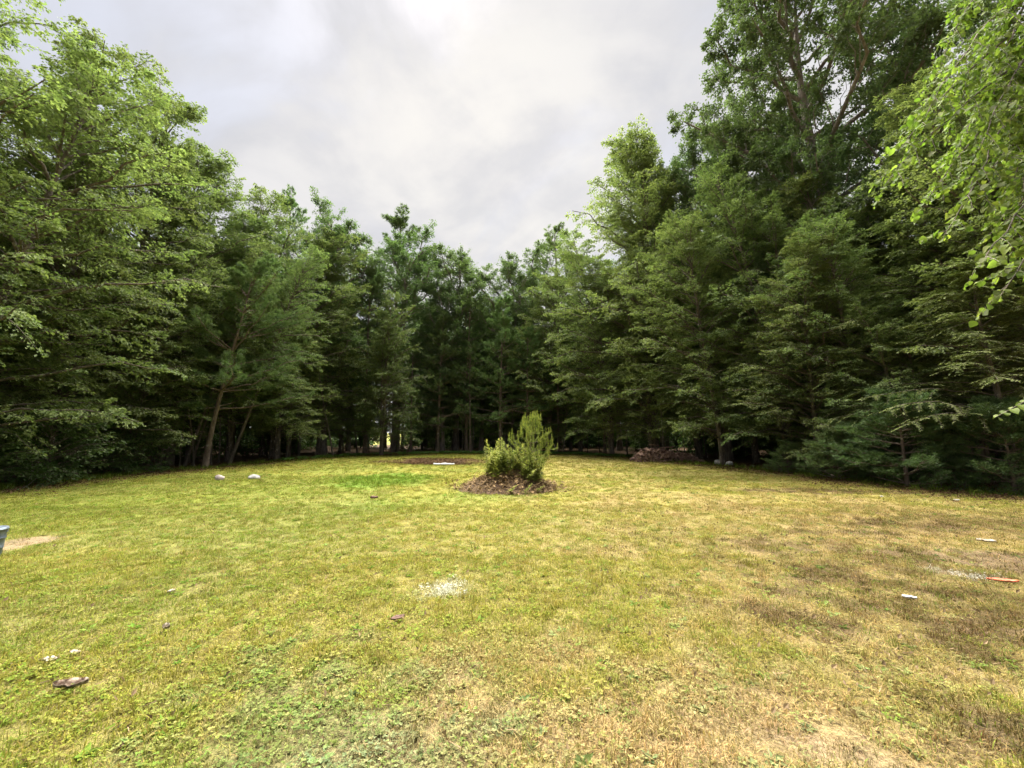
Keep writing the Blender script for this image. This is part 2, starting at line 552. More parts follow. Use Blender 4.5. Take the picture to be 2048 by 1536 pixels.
def lawn_colour(x, y):
    """what grows where: colour of the turf, and the share of grass, clover, dead thatch and bare soil"""
    x, y = np.asarray(x, float), np.asarray(y, float)
    n1, n2, n3 = fbm(x * 0.22, y * 0.22, 21, 4), fbm(x * 0.9, y * 0.9, 31, 4), fbm(x * 3.1, y * 3.1, 41, 3)
    c = np.zeros(x.shape + (3,)) + np.asarray(YEL)
    g = sstep(n1 * 0.6 + n2 * 0.4, 0.38, 0.62)
    left = sstep(-x, -2.5, 2.0)
    c = lerp(c, GREEN, g * (0.42 + 0.40 * left))
    dry = sstep(n2 * 0.45 + n3 * 0.35 + 0.2 * n1 + 0.10 * (1 - left) * sstep(x, -0.3, 2.2), 0.50, 0.62)
    near = 1 - sstep(y, 4.0, 13.0)
    dry = dry * (0.15 + 0.60 * (1 - left) * near + 0.38 * (1 - left) * (1 - near)) 
    c = lerp(c, TAN, dry)
    # dry rust coloured turf to the right, and dark moss by the right tree line
    rx, ry = gp(1750, 1050)
    m = ell(x, y, rx, ry, 4.0, 2.4, -0.2, 0.6, 0.6, 0.8, 61)
    c = lerp(c, (0.198, 0.137, 0.058), m * 0.6)
    tx, ty = gp(1330, 1450)
    c = lerp(c, (0.285, 0.196, 0.104), ell(x, y, tx, ty, 1.15, 0.75, -0.2, 0.8, 1.6, 2.2, 65) * 0.72)
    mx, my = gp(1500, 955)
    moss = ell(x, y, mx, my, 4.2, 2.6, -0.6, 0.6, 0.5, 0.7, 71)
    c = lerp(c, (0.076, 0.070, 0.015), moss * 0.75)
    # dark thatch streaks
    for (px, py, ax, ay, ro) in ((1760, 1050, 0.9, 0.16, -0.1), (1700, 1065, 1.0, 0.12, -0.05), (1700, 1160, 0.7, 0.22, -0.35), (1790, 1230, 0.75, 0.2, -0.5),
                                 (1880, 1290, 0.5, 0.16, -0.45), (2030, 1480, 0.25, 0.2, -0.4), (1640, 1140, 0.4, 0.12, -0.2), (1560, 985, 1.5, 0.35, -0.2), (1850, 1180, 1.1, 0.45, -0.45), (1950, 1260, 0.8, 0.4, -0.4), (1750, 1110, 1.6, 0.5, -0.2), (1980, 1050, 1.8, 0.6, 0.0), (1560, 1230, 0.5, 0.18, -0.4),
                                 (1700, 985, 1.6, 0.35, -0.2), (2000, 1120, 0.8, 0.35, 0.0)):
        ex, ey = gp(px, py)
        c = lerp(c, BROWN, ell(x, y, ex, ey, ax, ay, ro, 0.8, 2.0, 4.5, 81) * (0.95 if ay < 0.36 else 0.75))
    lx, ly = gp(770, 960)
    lush = ell(x, y, lx, ly, 1.75, 1.9, 0.0, 0.35, 0.45, 0.9, 91)
    c = lerp(c, LUSH, lush * (0.45 + 0.6 * n2))
    l2x, l2y = gp(880, 1000)
    c = lerp(c, LUSH, ell(x, y, l2x, l2y, 2.2, 0.8, 0.5, 0.6, 0.7, 1.4, 92) * 0.35)
    # burnt mulch bed far left of the mound
    bx, by = gp(875, 923)
    by -= 0.3
    mulch = ell(x, y, bx, by, 2.6, 1.5, 0.0, 0.35, 0.7, 1.1, 101)
    c = lerp(c, (0.078, 0.041, 0.024), mulch * 0.92)
    c = lerp(c, (0.032, 0.024, 0.020), ell(x, y, bx + 0.6, by - 0.5, 1.5, 0.8, 0.0, 0.5, 0.6, 2.0, 102) * 0.7)
    # bare soil by the bucket, bottom right corner, and beside the mound
    bkx, bky = gp(25, 1092)
    soil = ell(x, y, bkx, bky, 0.40, 0.55, 0.0, 0.25, 0.5, 3.0, 111)
    sx, sy = gp(1640, 1500)
    soil = np.maximum(soil, ell(x, y, sx, sy, 0.50, 0.10, -0.45, 0.6, 0.8, 4.0, 112) * 0.8)
    s2x, s2y = gp(1950, 1120)
    soil = np.maximum(soil, ell(x, y, s2x, s2y, 0.75, 0.5, 0.0, 0.6, 0.7, 3.0, 113) * 0.55)
    c = lerp(c, SOIL, soil * 0.9)
    # silvery clover and lamb's ear weed low left of centre
    px_, py_ = gp(640, 1420)
    clov = ell(x, y, px_, py_, 0.75, 0.42, -0.35, 0.8, 1.8, 4.2, 121)
    p2x, p2y = gp(420, 1530)
    clov = np.maximum(clov, ell(x, y, p2x + 0.5, p2y, 0.6, 0.25, 0.0, 0.7, 0.9, 3.2, 122))
    c = lerp(c, PALE, clov * 0.6)
    # sprayed white marks
    wx, wy = gp(886, 1180)
    white = ell(x, y, wx, wy, 0.21, 0.16, 0.7, 0.7, 1.3, 11.0, 131)
    w2x, w2y = gp(1940, 1150)
    white = np.maximum(white, ell(x, y, w2x, w2y, 0.24, 0.10, -0.55, 0.5, 1.6, 13.0, 132) * 0.8)
    w3x, w3y = gp(700, 1525)
    white = np.maximum(white, ell(x, y, w3x, w3y, 0.30, 0.09, 0.2, 0.8, 1.0, 7.0, 133) * 0.10)
    ground_only = c
    c = lerp(c, (0.415, 0.415, 0.387), white * 0.85)
    bare = np.clip(np.maximum(soil, mulch), 0, 1)
    return c, dry, clov, bare, lush, white, ground_only


def ground_mat():
    m, t, out = new_mat('turf_and_litter')
    at = t.add('ShaderNodeAttribute', attribute_name='turf')
    cl = t.add('ShaderNodeAttribute', attribute_name='clearing')
    th = t.add('ShaderNodeAttribute', attribute_name='thatch')
    geo = t.add('ShaderNodeNewGeometry')
    pos = geo.outputs['Position']
    nf = t.noise(pos, 38.0, 6.0, 0.7, 0.2)
    nm = t.noise(pos, 7.0, 5.0, 0.6, 0.2)
    ne = t.noise(pos, 0.9, 4.0, 0.6, 0.0)
    nx_ = t.noise(pos, 110.0, 3.0, 0.7, 0.0)
    grain = t.math('ADD', t.math('ADD', t.math('MULTIPLY', nf.outputs[0], 0.5), t.math('MULTIPLY', nm.outputs[0], 0.2)), t.math('MULTIPLY', nx_.outputs[0], 0.3))
    g = t.smooth(grain, 0.38, 0.62, 0.38, 1.40)
    vs_ = t.add('ShaderNodeCombineXYZ')
    for i in range(3):
        t.link(g, vs_.inputs[i])
    thatch = t.mix(t.smooth(nx_.outputs[0], 0.35, 0.6), (0.052, 0.038, 0.020), (0.140, 0.106, 0.052))
    turf = t.mix(1.0, t.mix(th.outputs['Fac'], at.outputs['Color'], thatch), vs_.outputs[0], 'MULTIPLY')
    # forest floor: brown litter
    vor = t.add('ShaderNodeTexVoronoi')
    vor.inputs['Scale'].default_value = 14.0
    t.link(pos, vor.inputs['Vector'])
    lit = t.mix(nm.outputs[0], (0.040, 0.024, 0.014), (0.105, 0.064, 0.036))
    lit = t.mix(t.math('MULTIPLY', vor.outputs['Color'], 0.35), lit, (0.13, 0.085, 0.05))
    e = t.math('ADD', cl.outputs['Fac'], t.math('MULTIPLY', t.math('SUBTRACT', ne.outputs[0], 0.5), 2.4))
    col = t.mix(t.smooth(e, -0.4, 0.9), lit, turf)
    p = t.add('ShaderNodeBsdfPrincipled')
    t.link(col, p.inputs['Base Color'])
    p.inputs['Roughness'].default_value = 0.95
    p.inputs['Specular IOR Level'].default_value = 0.1
    b = t.add('ShaderNodeBump')
    b.inputs['Strength'].default_value = 1.0
    b.inputs['Distance'].default_value = 0.035
    t.link(grain, b.inputs['Height'])
    t.link(b.outputs[0], p.inputs['Normal'])
    t.link(p.outputs[0], out.inputs['Surface'])
    return m


def build_ground():
    def axis(a, b, step, far):
        d = np.arange(a, b + 1e-6, step)
        g = []
        s, v = step, 0.0
        while v < far:
            s *= 1.25
            v += s
            g.append(v)
        g = np.array(g)
        return np.concatenate([a - g[::-1], d, b + g])
    xs, ys = axis(-19, 17, 0.14, 900), axis(0.5, 33, 0.14, 900)
    X, Y = np.meshgrid(xs, ys)
    x, y = X.ravel(), Y.ravel()
    V = np.stack([x, y, ground_z(x, y)], 1)
    nx, ny = len(xs), len(ys)
    i = np.arange(nx * ny).reshape(ny, nx)
    q = np.stack([i[:-1, :-1], i[:-1, 1:], i[1:, 1:], i[1:, :-1]], -1).reshape(-1, 4)
    lw = lawn_colour(x, y)
    c = lw[6]
    ins = inside_dist(x, y)
    far = sstep(np.hypot(x, y), 52, 60)            # open meadow again beyond the wood
    ang = x / np.maximum(y, 1.0)
    gap = sstep(ang, -0.40, -0.37) * (1 - sstep(ang, -0.24, -0.21)) * (y > 10)
    far = np.maximum(sstep(np.hypot(x, y), 300, 400), gap * sstep(np.hypot(x, y), 50, 56))
    ins = np.maximum(ins, -30 + 34 * far)
    me = make_mesh('ground', V, None, q, (ground_mat(),), None,
                   {'turf': ('FLOAT_COLOR', 'POINT', np.concatenate([c, np.ones((len(c), 1))], 1)),
                    'thatch': ('FLOAT', 'POINT', 0.50 * (1 - sstep(np.hypot(x, y), 5, 14)) * (1 - lw[3])),
                    'clearing': ('FLOAT', 'POINT', np.clip(ins, -6, 6))}, True)
    o = obj('ground', me)
    prop(o, 'mown lawn clearing running into brown forest floor', None, None, 'structure')


build_ground()


def G(x, y, dz=0.0):
    return (float(x), float(y), float(ground_z(x, y)) + dz)
#PART2
# ------------------------------------------------------------------ tree prototypes


def trunk_curve(rng, H, lean=(0, 0), bend=0.02, K=16):
    u = np.linspace(0, 1, K)
    P = np.zeros((K, 3))
    P[:, 2] = u * H
    ph = rng.uniform(0, 6.28, 4)
    P[:, 0] = lean[0] * u ** 1.2 + bend * H * (np.sin(u * 5 + ph[0]) - math.sin(ph[0])) * u
    P[:, 1] = lean[1] * u ** 1.2 + bend * H * (np.sin(u * 4 + ph[1]) - math.sin(ph[1])) * u
    return P


def trunk_tube(acc, P, r, sides=10, tip=0.08):
    K = len(P)
    u = np.linspace(0, 1, K)
    R = r * (1 - u) ** 0.8 * (1 - tip) + r * tip
    R = R * (1 + 0.45 * np.exp(-u * K * 1.3))
    P = P.copy()
    P[0, 2] -= 0.25
    tubes(acc, P, R, sides)


def primaries(rng, T, n, t0, t1, lenf, elevf, droop, K=7, bias=0.35, wig=0.05):
    """main branches from trunk T; bias: longer on the +x side, where the light is"""
    t = t0 + (t1 - t0) * (np.arange(n) + rng.random(n)) / n
    az = np.arange(n) * 2.39996 + rng.normal(0, 0.35, n)
    base, _ = along(np.repeat(T[None], n, 0), t)
    L = lenf(t) * rng.uniform(0.75, 1.15, n) * (1 + bias * np.cos(az))
    el = elevf(t) + rng.normal(0, 0.10, n)
    d = np.stack([np.cos(az) * np.cos(el), np.sin(az) * np.cos(el), np.sin(el)], 1)
    u = np.linspace(0, 1, K)[None, :, None]
    C = base[:, None] + d[:, None] * L[:, None, None] * u + Z * droop * L[:, None, None] * u * u
    C = C + rng.normal(0, wig, C.shape) * L[:, None, None] * u * (1.15 - u)
    return C, L, t


def spray_leaves(rng, acc, C, per, wid, size, aspect=0.62, flat=0.45, hang=0.35, mat=0, bright=0.0, u0=0.05):
    """leaves in a loose flat fan on every twig"""
    N = len(C)
    idx = np.repeat(np.arange(N), per)
    u = u0 + (1 - u0) * rng.random(N * per) ** 0.85
    p, T = along(C[idx], u)
    side = nrm(np.cross(T, Z) + 1e-4)
    sg = rng.choice([-1.0, 1.0], N * per)[:, None]
    w = np.abs(rng.normal(0, 1, N * per))[:, None] * wid * (1.15 - u)[:, None]
    p = p + side * sg * w + rng.normal(0, 0.03, p.shape) - Z * (w * 0.25)
    d = T * 0.7 + side * sg * 0.65 - Z * hang + rng.normal(0, 0.30, p.shape)
    n = Z + rng.normal(0, flat, p.shape)
    L = size * rng.uniform(0.65, 1.25, N * per)
    tw = np.repeat(rng.random(N), per)
    rnd = np.clip(0.55 * rng.random(N * per) + 0.45 * tw + bright, 0, 1)
    leaves(acc, p, d, n, L, L * aspect, rnd, mat=mat)


def proto_birch(name, seed, H=16.0, lmax=4.0, n1=130, n2=13, per=58, t0=0.10, lean=(0.6, 0), leafsize=0.100, r=0.15, mats=None, n_stem=1, prof=0.75):
    rng = np.random.default_rng(seed)
    wood, crown = Acc(), Acc()
    stems = []
    for k in range(n_stem):
        ln = (lean[0] + rng.normal(0, 0.075 * H) * (n_stem > 1), lean[1] + rng.normal(0, 0.075 * H) * (n_stem > 1))
        stems.append(trunk_curve(rng, H * (1 - 0.12 * k), ln, 0.016))
    for T in stems:
        trunk_tube(wood, T, r)
        ff = lambda t: np.clip((t - t0) / (1 - t0), 0, 1)
        lf = lambda t: lmax * (0.24 + 0.76 * (1 - ff(t) ** 2.3) ** (prof * 1.3) * (0.62 + 0.38 * np.clip(ff(t) / 0.22, 0, 1)))
        ef = lambda t: np.radians(20 + 42 * ff(t) ** 1.1)
        C1, L1, t1 = primaries(rng, T, n1 // n_stem, t0, 0.985, lf, ef, -0.26, wig=0.065)
        R1 = (0.010 + 0.010 * L1)[:, None] * np.linspace(1, 0.2, C1.shape[1])[None]
        tubes(wood, C1, R1, 5)
        C2, L2, s2, i2 = grow(rng, C1, n2, 0.22, 1.0, (0.5, 1.0), lambda s, L: 0.38 + 0.42 * L * (1.05 - s), -0.18, 0.06, 5, zj=0.42)
        keep = rng.random(len(C2)) < 0.38 + 0.80 * (L1 / lmax)[i2]
        C2, L2 = C2[keep], L2[keep]
        tubes(crown, C2, (0.004 + 0.003 * L2)[:, None] * np.linspace(1, 0.3, 5)[None], 3, 0.5, 1)
        spray_leaves(rng, crown, C2, per, 0.20, leafsize, flat=0.55)
    lm, bm = mats or (M_BIRCH_LEAF, M_BARK)
    return wood.mesh(name + '_trunk', (bm,), True), crown.mesh(name + '_crown', (lm, M_TWIG)), H


def proto_oak(name, seed, H=19.0, n1=30, lmax=5.0, t0=0.38, r=0.26, lean=(0, 0), n2=11, n3=8, per=29, size=0.14, elev=(20, 70), fork=None, mats=None, bias=0.1):
    """clumpy crown: leaves gathered in bunches at the ends of crooked limbs"""
    rng = np.random.default_rng(seed)
    wood, crown = Acc(), Acc()
    T = trunk_curve(rng, H, lean, 0.022)
    trunk_tube(wood, T, r, 12)
    lf = lambda t: lmax * (0.35 + 0.65 * np.sin(np.clip((t - t0) / (1 - t0), 0, 1) * 2.4 + 0.55))
    ef = lambda t: np.radians(elev[0] + (elev[1] - elev[0]) * ((t - t0) / (1 - t0)))
    C1, L1, t1 = primaries(rng, T, n1, t0, 0.98, lf, ef, 0.06, 8, bias, 0.09)
    tubes(wood, C1, (0.02 + 0.017 * L1)[:, None] * np.linspace(1, 0.22, 8)[None], 7)
    C2, L2, s2, i2 = grow(rng, C1, n2, 0.25, 1.0, (0.5, 1.1), lambda s, L: 0.5 + 0.34 * L * (1.15 - s), 0.0, 0.15, 6, False, 0.12)
    tubes(wood, C2, (0.008 + 0.010 * L2)[:, None] * np.linspace(1, 0.3, 6)[None], 4)
    C3, L3, s3, i3 = grow(rng, C2, n3, 0.3, 1.0, (0.5, 1.2), lambda s, L: 0.22 + 0.30 * L, -0.05, 0.12, 4, False, 0.12)
    tubes(crown, C3, 0.006 * np.linspace(1, 0.4, 4)[None] * np.ones((len(C3), 1)), 3, 0.5, 1)
    N = len(C3)
    idx = np.repeat(np.arange(N), per)
    u = 0.35 + 0.65 * rng.random(N * per) ** 0.6
    p, Tn = along(C3[idx], u)
    p = p + rng.normal(0, 0.085, p.shape)
    d = Tn * 0.5 + rng.normal(0, 0.6, p.shape) - Z * 0.25
    n = Z * 0.9 + rng.normal(0, 0.55, p.shape)
    L = size * rng.uniform(0.65, 1.25, N * per)
    rnd = np.clip(0.5 * rng.random(N * per) + 0.5 * np.repeat(rng.random(N), per), 0, 1)
    leaves(crown, p, d, n, L, L * 0.5, rnd)
    lm, bm = mats or (M_OAK_LEAF, M_BARK_OAK)
    return wood.mesh(name + '_trunk', (bm,), True), crown.mesh(name + '_crown', (lm, M_TWIG)), H


def proto_pine(name, seed, H=12.0, lmax=2.8, t0=0.28, whorl=0.62, per=5, n2=10, tuft=8, nn=10, nl=0.17, nw=0.020, r=0.13, lean=(0, 0), prof=0.7, dead=14, elev=(2, 48),
               mats=None, gap=0.0, round_=False, bias=0.2):
    rng = np.random.default_rng(seed)
    wood, crown = Acc(), Acc()
    T = trunk_curve(rng, H, lean, 0.010)
    trunk_tube(wood, T, r, 10)
    nw_ = max(4, int(H * (1 - t0) / whorl))
    tt = np.repeat(t0 + (0.99 - t0) * (np.arange(nw_) + 0.3 * rng.random(nw_)) / nw_, per) + rng.normal(0, 0.004, nw_ * per)
    keep = rng.random(len(tt)) > gap
    tt = tt[keep]
    n = len(tt)
    az = rng.uniform(0, 6.283, n)
    f = np.clip((tt - t0) / (1 - t0), 0, 1)
    if round_:
        L = lmax * np.sqrt(np.clip(1 - (2 * f * 0.92 - 0.75) ** 2 * 0.75, 0.05, 1)) * rng.uniform(0.5, 1.15, n)
    else:
        L = lmax * (0.12 + 0.88 * (1 - f) ** prof) * rng.uniform(0.55, 1.15, n)
    L = L * (1 + bias * np.cos(az))
    el = np.radians(elev[0] + (elev[1] - elev[0]) * f ** 1.3) + rng.normal(0, 0.12, n)
    base, _ = along(np.repeat(T[None], n, 0), tt)
    d = np.stack([np.cos(az) * np.cos(el), np.sin(az) * np.cos(el), np.sin(el)], 1)
    u = np.linspace(0, 1, 7)[None, :, None]
    C1 = base[:, None] + d[:, None] * L[:, None, None] * u + Z * 0.13 * L[:, None, None] * u ** 2.5 + rng.normal(0, 0.03, (n, 7, 3)) * L[:, None, None] * u
    tubes(wood, C1, (0.008 + 0.010 * L)[:, None] * np.linspace(1, 0.25, 7)[None], 5)
    if dead:
        td = rng.uniform(0.06, t0 + 0.05, dead)
        bd, _ = along(np.repeat(T[None], dead, 0), td)
        a2 = rng.uniform(0, 6.283, dead)
        dd = np.stack([np.cos(a2), np.sin(a2), rng.normal(0.05, 0.15, dead)], 1)
        Ld = rng.uniform(0.3, 1.3, dead) * lmax / 2.8
        u5 = np.linspace(0, 1, 5)[None, :, None]
        Cd = bd[:, None] + dd[:, None] * Ld[:, None, None] * u5 + rng.normal(0, 0.04, (dead, 5, 3)) * u5
        tubes(wood, Cd, 0.012 * np.linspace(1, 0.3, 5)[None] * np.ones((dead, 1)), 4)
    C2, L2, s2, i2 = grow(rng, C1, n2, 0.35, 1.0, (0.45, 0.95), lambda s, Lp: 0.16 + 0.30 * Lp * (1.15 - s), 0.10, 0.10, 4, True, 0.05)
    tubes(crown, C2, 0.006 * np.linspace(1, 0.4, 4)[None] * np.ones((len(C2), 1)), 3, 0.5, 1)
    N = len(C2)
    idx = np.repeat(np.arange(N), tuft)
    uu = 0.25 + 0.75 * rng.random(N * tuft) ** 0.7
    p, Tn = along(C2[idx], uu)
    p = p + rng.normal(0, 0.035, p.shape)
    Tn = nrm(Tn + rng.normal(0, 0.45, Tn.shape) + Z * 0.15)
    k = np.repeat(np.arange(len(p)), nn)
    dirs = Tn[k] * 0.75 + rng.normal(0, 0.50, (len(k), 3)) + Z * 0.10
    tw = np.repeat(np.repeat(rng.random(N), tuft), nn)
    rnd = np.clip(0.45 * rng.random(len(k)) + 0.55 * tw, 0, 1)
    needles(crown, p[k], dirs, nl * rng.uniform(0.7, 1.15, len(k)), nw * rng.uniform(0.7, 1.2, len(k)), rnd)
    lm, bm = mats or (M_PINE, M_BARK_PINE)
    return wood.mesh(name + '_trunk', (bm,), True), crown.mesh(name + '_crown', (lm, M_TWIG)), H


def proto_hemlock(name, seed, H=8.0, lmax=3.2, n1=78, n2=17, per=40, t0=0.27, r=0.09, bias=0.2):
    rng = np.random.default_rng(seed)
    wood, crown = Acc(), Acc()
    T = trunk_curve(rng, H, (0.2, 0), 0.012)
    trunk_tube(wood, T, r)
    lf = lambda t: lmax * (0.10 + 0.90 * np.clip(1 - (t - t0) / (1 - t0), 0, 1) ** 0.8)
    ef = lambda t: np.radians(16 + 25 * t)
    C1, L1, t1 = primaries(rng, T, n1, t0, 0.985, lf, ef, -0.34, 8, bias, 0.03)
    tubes(wood, C1, (0.004 + 0.0045 * L1)[:, None] * np.linspace(1, 0.2, 8)[None], 5)
    spray_leaves(rng, crown, C1, 60, 0.10, 0.10, 0.24, 0.25, 0.15)
    C2, L2, s2, i2 = grow(rng, C1, n2, 0.12, 1.0, (0.5, 0.9), lambda s, L: 0.20 + 0.34 * L * (1.08 - s), -0.28, 0.0, 5, zj=0.3)
    tubes(crown, C2, (0.003 + 0.002 * L2)[:, None] * np.linspace(1, 0.3, 5)[None], 3, 0.5, 1)
    N = len(C2)
    idx = np.repeat(np.arange(N), per)
    u = rng.random(N * per)
    p, Tn = along(C2[idx], u)
    side = nrm(np.cross(Tn, Z) + 1e-4)
    sg = rng.choice([-1.0, 1.0], N * per)[:, None]
    d = Tn * 0.75 + side * sg * 0.8 - Z * 0.18 + rng.normal(0, 0.10, p.shape)
    n = Z + rng.normal(0, 0.22, p.shape)
    L = 0.115 * (1.1 - 0.5 * u) * rng.uniform(0.6, 1.2, N * per)
    rnd = np.clip(0.35 * rng.random(N * per) + 0.35 * np.repeat(rng.random(N), per) + 0.35 * u ** 3, 0, 1)
    leaves(crown, p, d, n, L, L * 0.24, rnd, fold=0.0)
    return wood.mesh(name + '_trunk', (M_BARK,), True), crown.mesh(name + '_crown', (M_HEMLOCK, M_TWIG)), H


PROTO = {}


def build_protos():
    PROTO['birch_a'] = proto_birch('birch_a', 101, lmax=4.2, prof=0.5, n_stem=2, n1=136)
    PROTO['birch_b'] = proto_birch('birch_b', 102, lmax=4.1, lean=(1.0, 0.2), prof=0.5, n_stem=2, n1=136)
    PROTO['birch_c'] = proto_birch('birch_c', 103, lmax=4.0, n1=141, t0=0.12, lean=(0.9, -0.3), prof=0.6, n_stem=3)
    PROTO['birch_d'] = proto_birch('birch_d', 104, lmax=3.9, n1=130, n2=14, per=60, t0=0.14, lean=(0.4, 0.2), leafsize=0.092, prof=0.6)
    PROTO['birch_e'] = proto_birch('birch_e', 105, lmax=3.0, n1=80, n2=10, per=42, t0=0.36, lean=(0.3, 0.0), leafsize=0.098, r=0.11, prof=0.5)
    PROTO['oak_a'] = proto_oak('oak_a', 201, t0=0.24, n1=32, lmax=5.8, elev=(12, 60))
    PROTO['oak_b'] = proto_oak('oak_b', 202, n1=32, lmax=5.4, t0=0.20, elev=(10, 58), lean=(0.6, 0.2))
    PROTO['oak_giant'] = proto_oak('oak_giant', 203, H=27.0, n1=34, lmax=7.6, t0=0.30, r=0.42, lean=(1.3, 0), n2=14, n3=9, per=24, size=0.18, elev=(8, 62), bias=0.12)
    PROTO['pine_tall'] = proto_pine('pine_tall', 301, H=20.0, lmax=3.3, t0=0.36, whorl=0.85, per=6, n2=12, tuft=8, nn=9, r=0.20, nl=0.20, nw=0.024, prof=0.42, gap=0.22, elev=(8, 40))
    PROTO['pine_mid'] = proto_pine('pine_mid', 302, H=11.0, lmax=2.6, t0=0.20, r=0.11)
    PROTO['pine_mid_b'] = proto_pine('pine_mid_b', 303, H=11.0, lmax=2.9, t0=0.30, r=0.12, prof=0.55, gap=0.15)
    PROTO['pine_soft'] = proto_pine('pine_soft', 304, H=9.2, lmax=2.5, t0=0.30, whorl=0.6, per=6, n2=12, tuft=10, nl=0.19, r=0.115, lean=(1.6, 0.0), prof=0.35, gap=0.05, bias=0.45)
    PROTO['pine_bush'] = proto_pine('pine_bush', 305, H=3.0, lmax=1.5, t0=0.04, whorl=0.24, per=7, n2=10, tuft=7, nn=9, nl=0.13, nw=0.014, r=0.045, dead=0, prof=0.6)
    PROTO['hemlock'] = proto_hemlock('hemlock', 401)
    PROTO['shrub_a'] = proto_birch('shrub_a', 501, H=2.4, lmax=1.5, n1=36, n2=7, per=16, t0=0.03, lean=(0.2, 0), leafsize=0.105, r=0.022, mats=(M_SHRUB, M_BARK), n_stem=4, prof=0.5)
    PROTO['shrub_b'] = proto_birch('shrub_b', 502, H=1.0, lmax=0.7, n1=18, n2=5, per=12, t0=0.05, lean=(0.0, 0), leafsize=0.085, r=0.012, mats=(M_SHRUB, M_BARK), n_stem=3, prof=0.5)


build_protos()


def plant(name, proto, x, y, H, label, cat='tree', group=None, face=None, wide=1.0, dz=0.0, tilt=0.0):
    """a tree: an Empty at its foot over trunk and crown; face: azimuth (degrees, 0 = +x) its longer branches reach to"""
    tm, cm, h0 = PROTO[proto]
    e = empty(name, G(x, y, dz), label, cat, group)
    s = H / h0
    e.scale = (s * wide, s * wide, s)
    if face is None:
        face = math.degrees(math.atan2(14 - y, -1 - x))
    e.rotation_euler = (Matrix.Rotation(math.radians(tilt), 3, 'Y') @ Matrix.Rotation(math.radians(face), 3, 'Z')).to_euler()
    obj('trunk', tm, e)
    c = obj('crown', cm, e)
    c['kind'] = 'stuff'
    return e


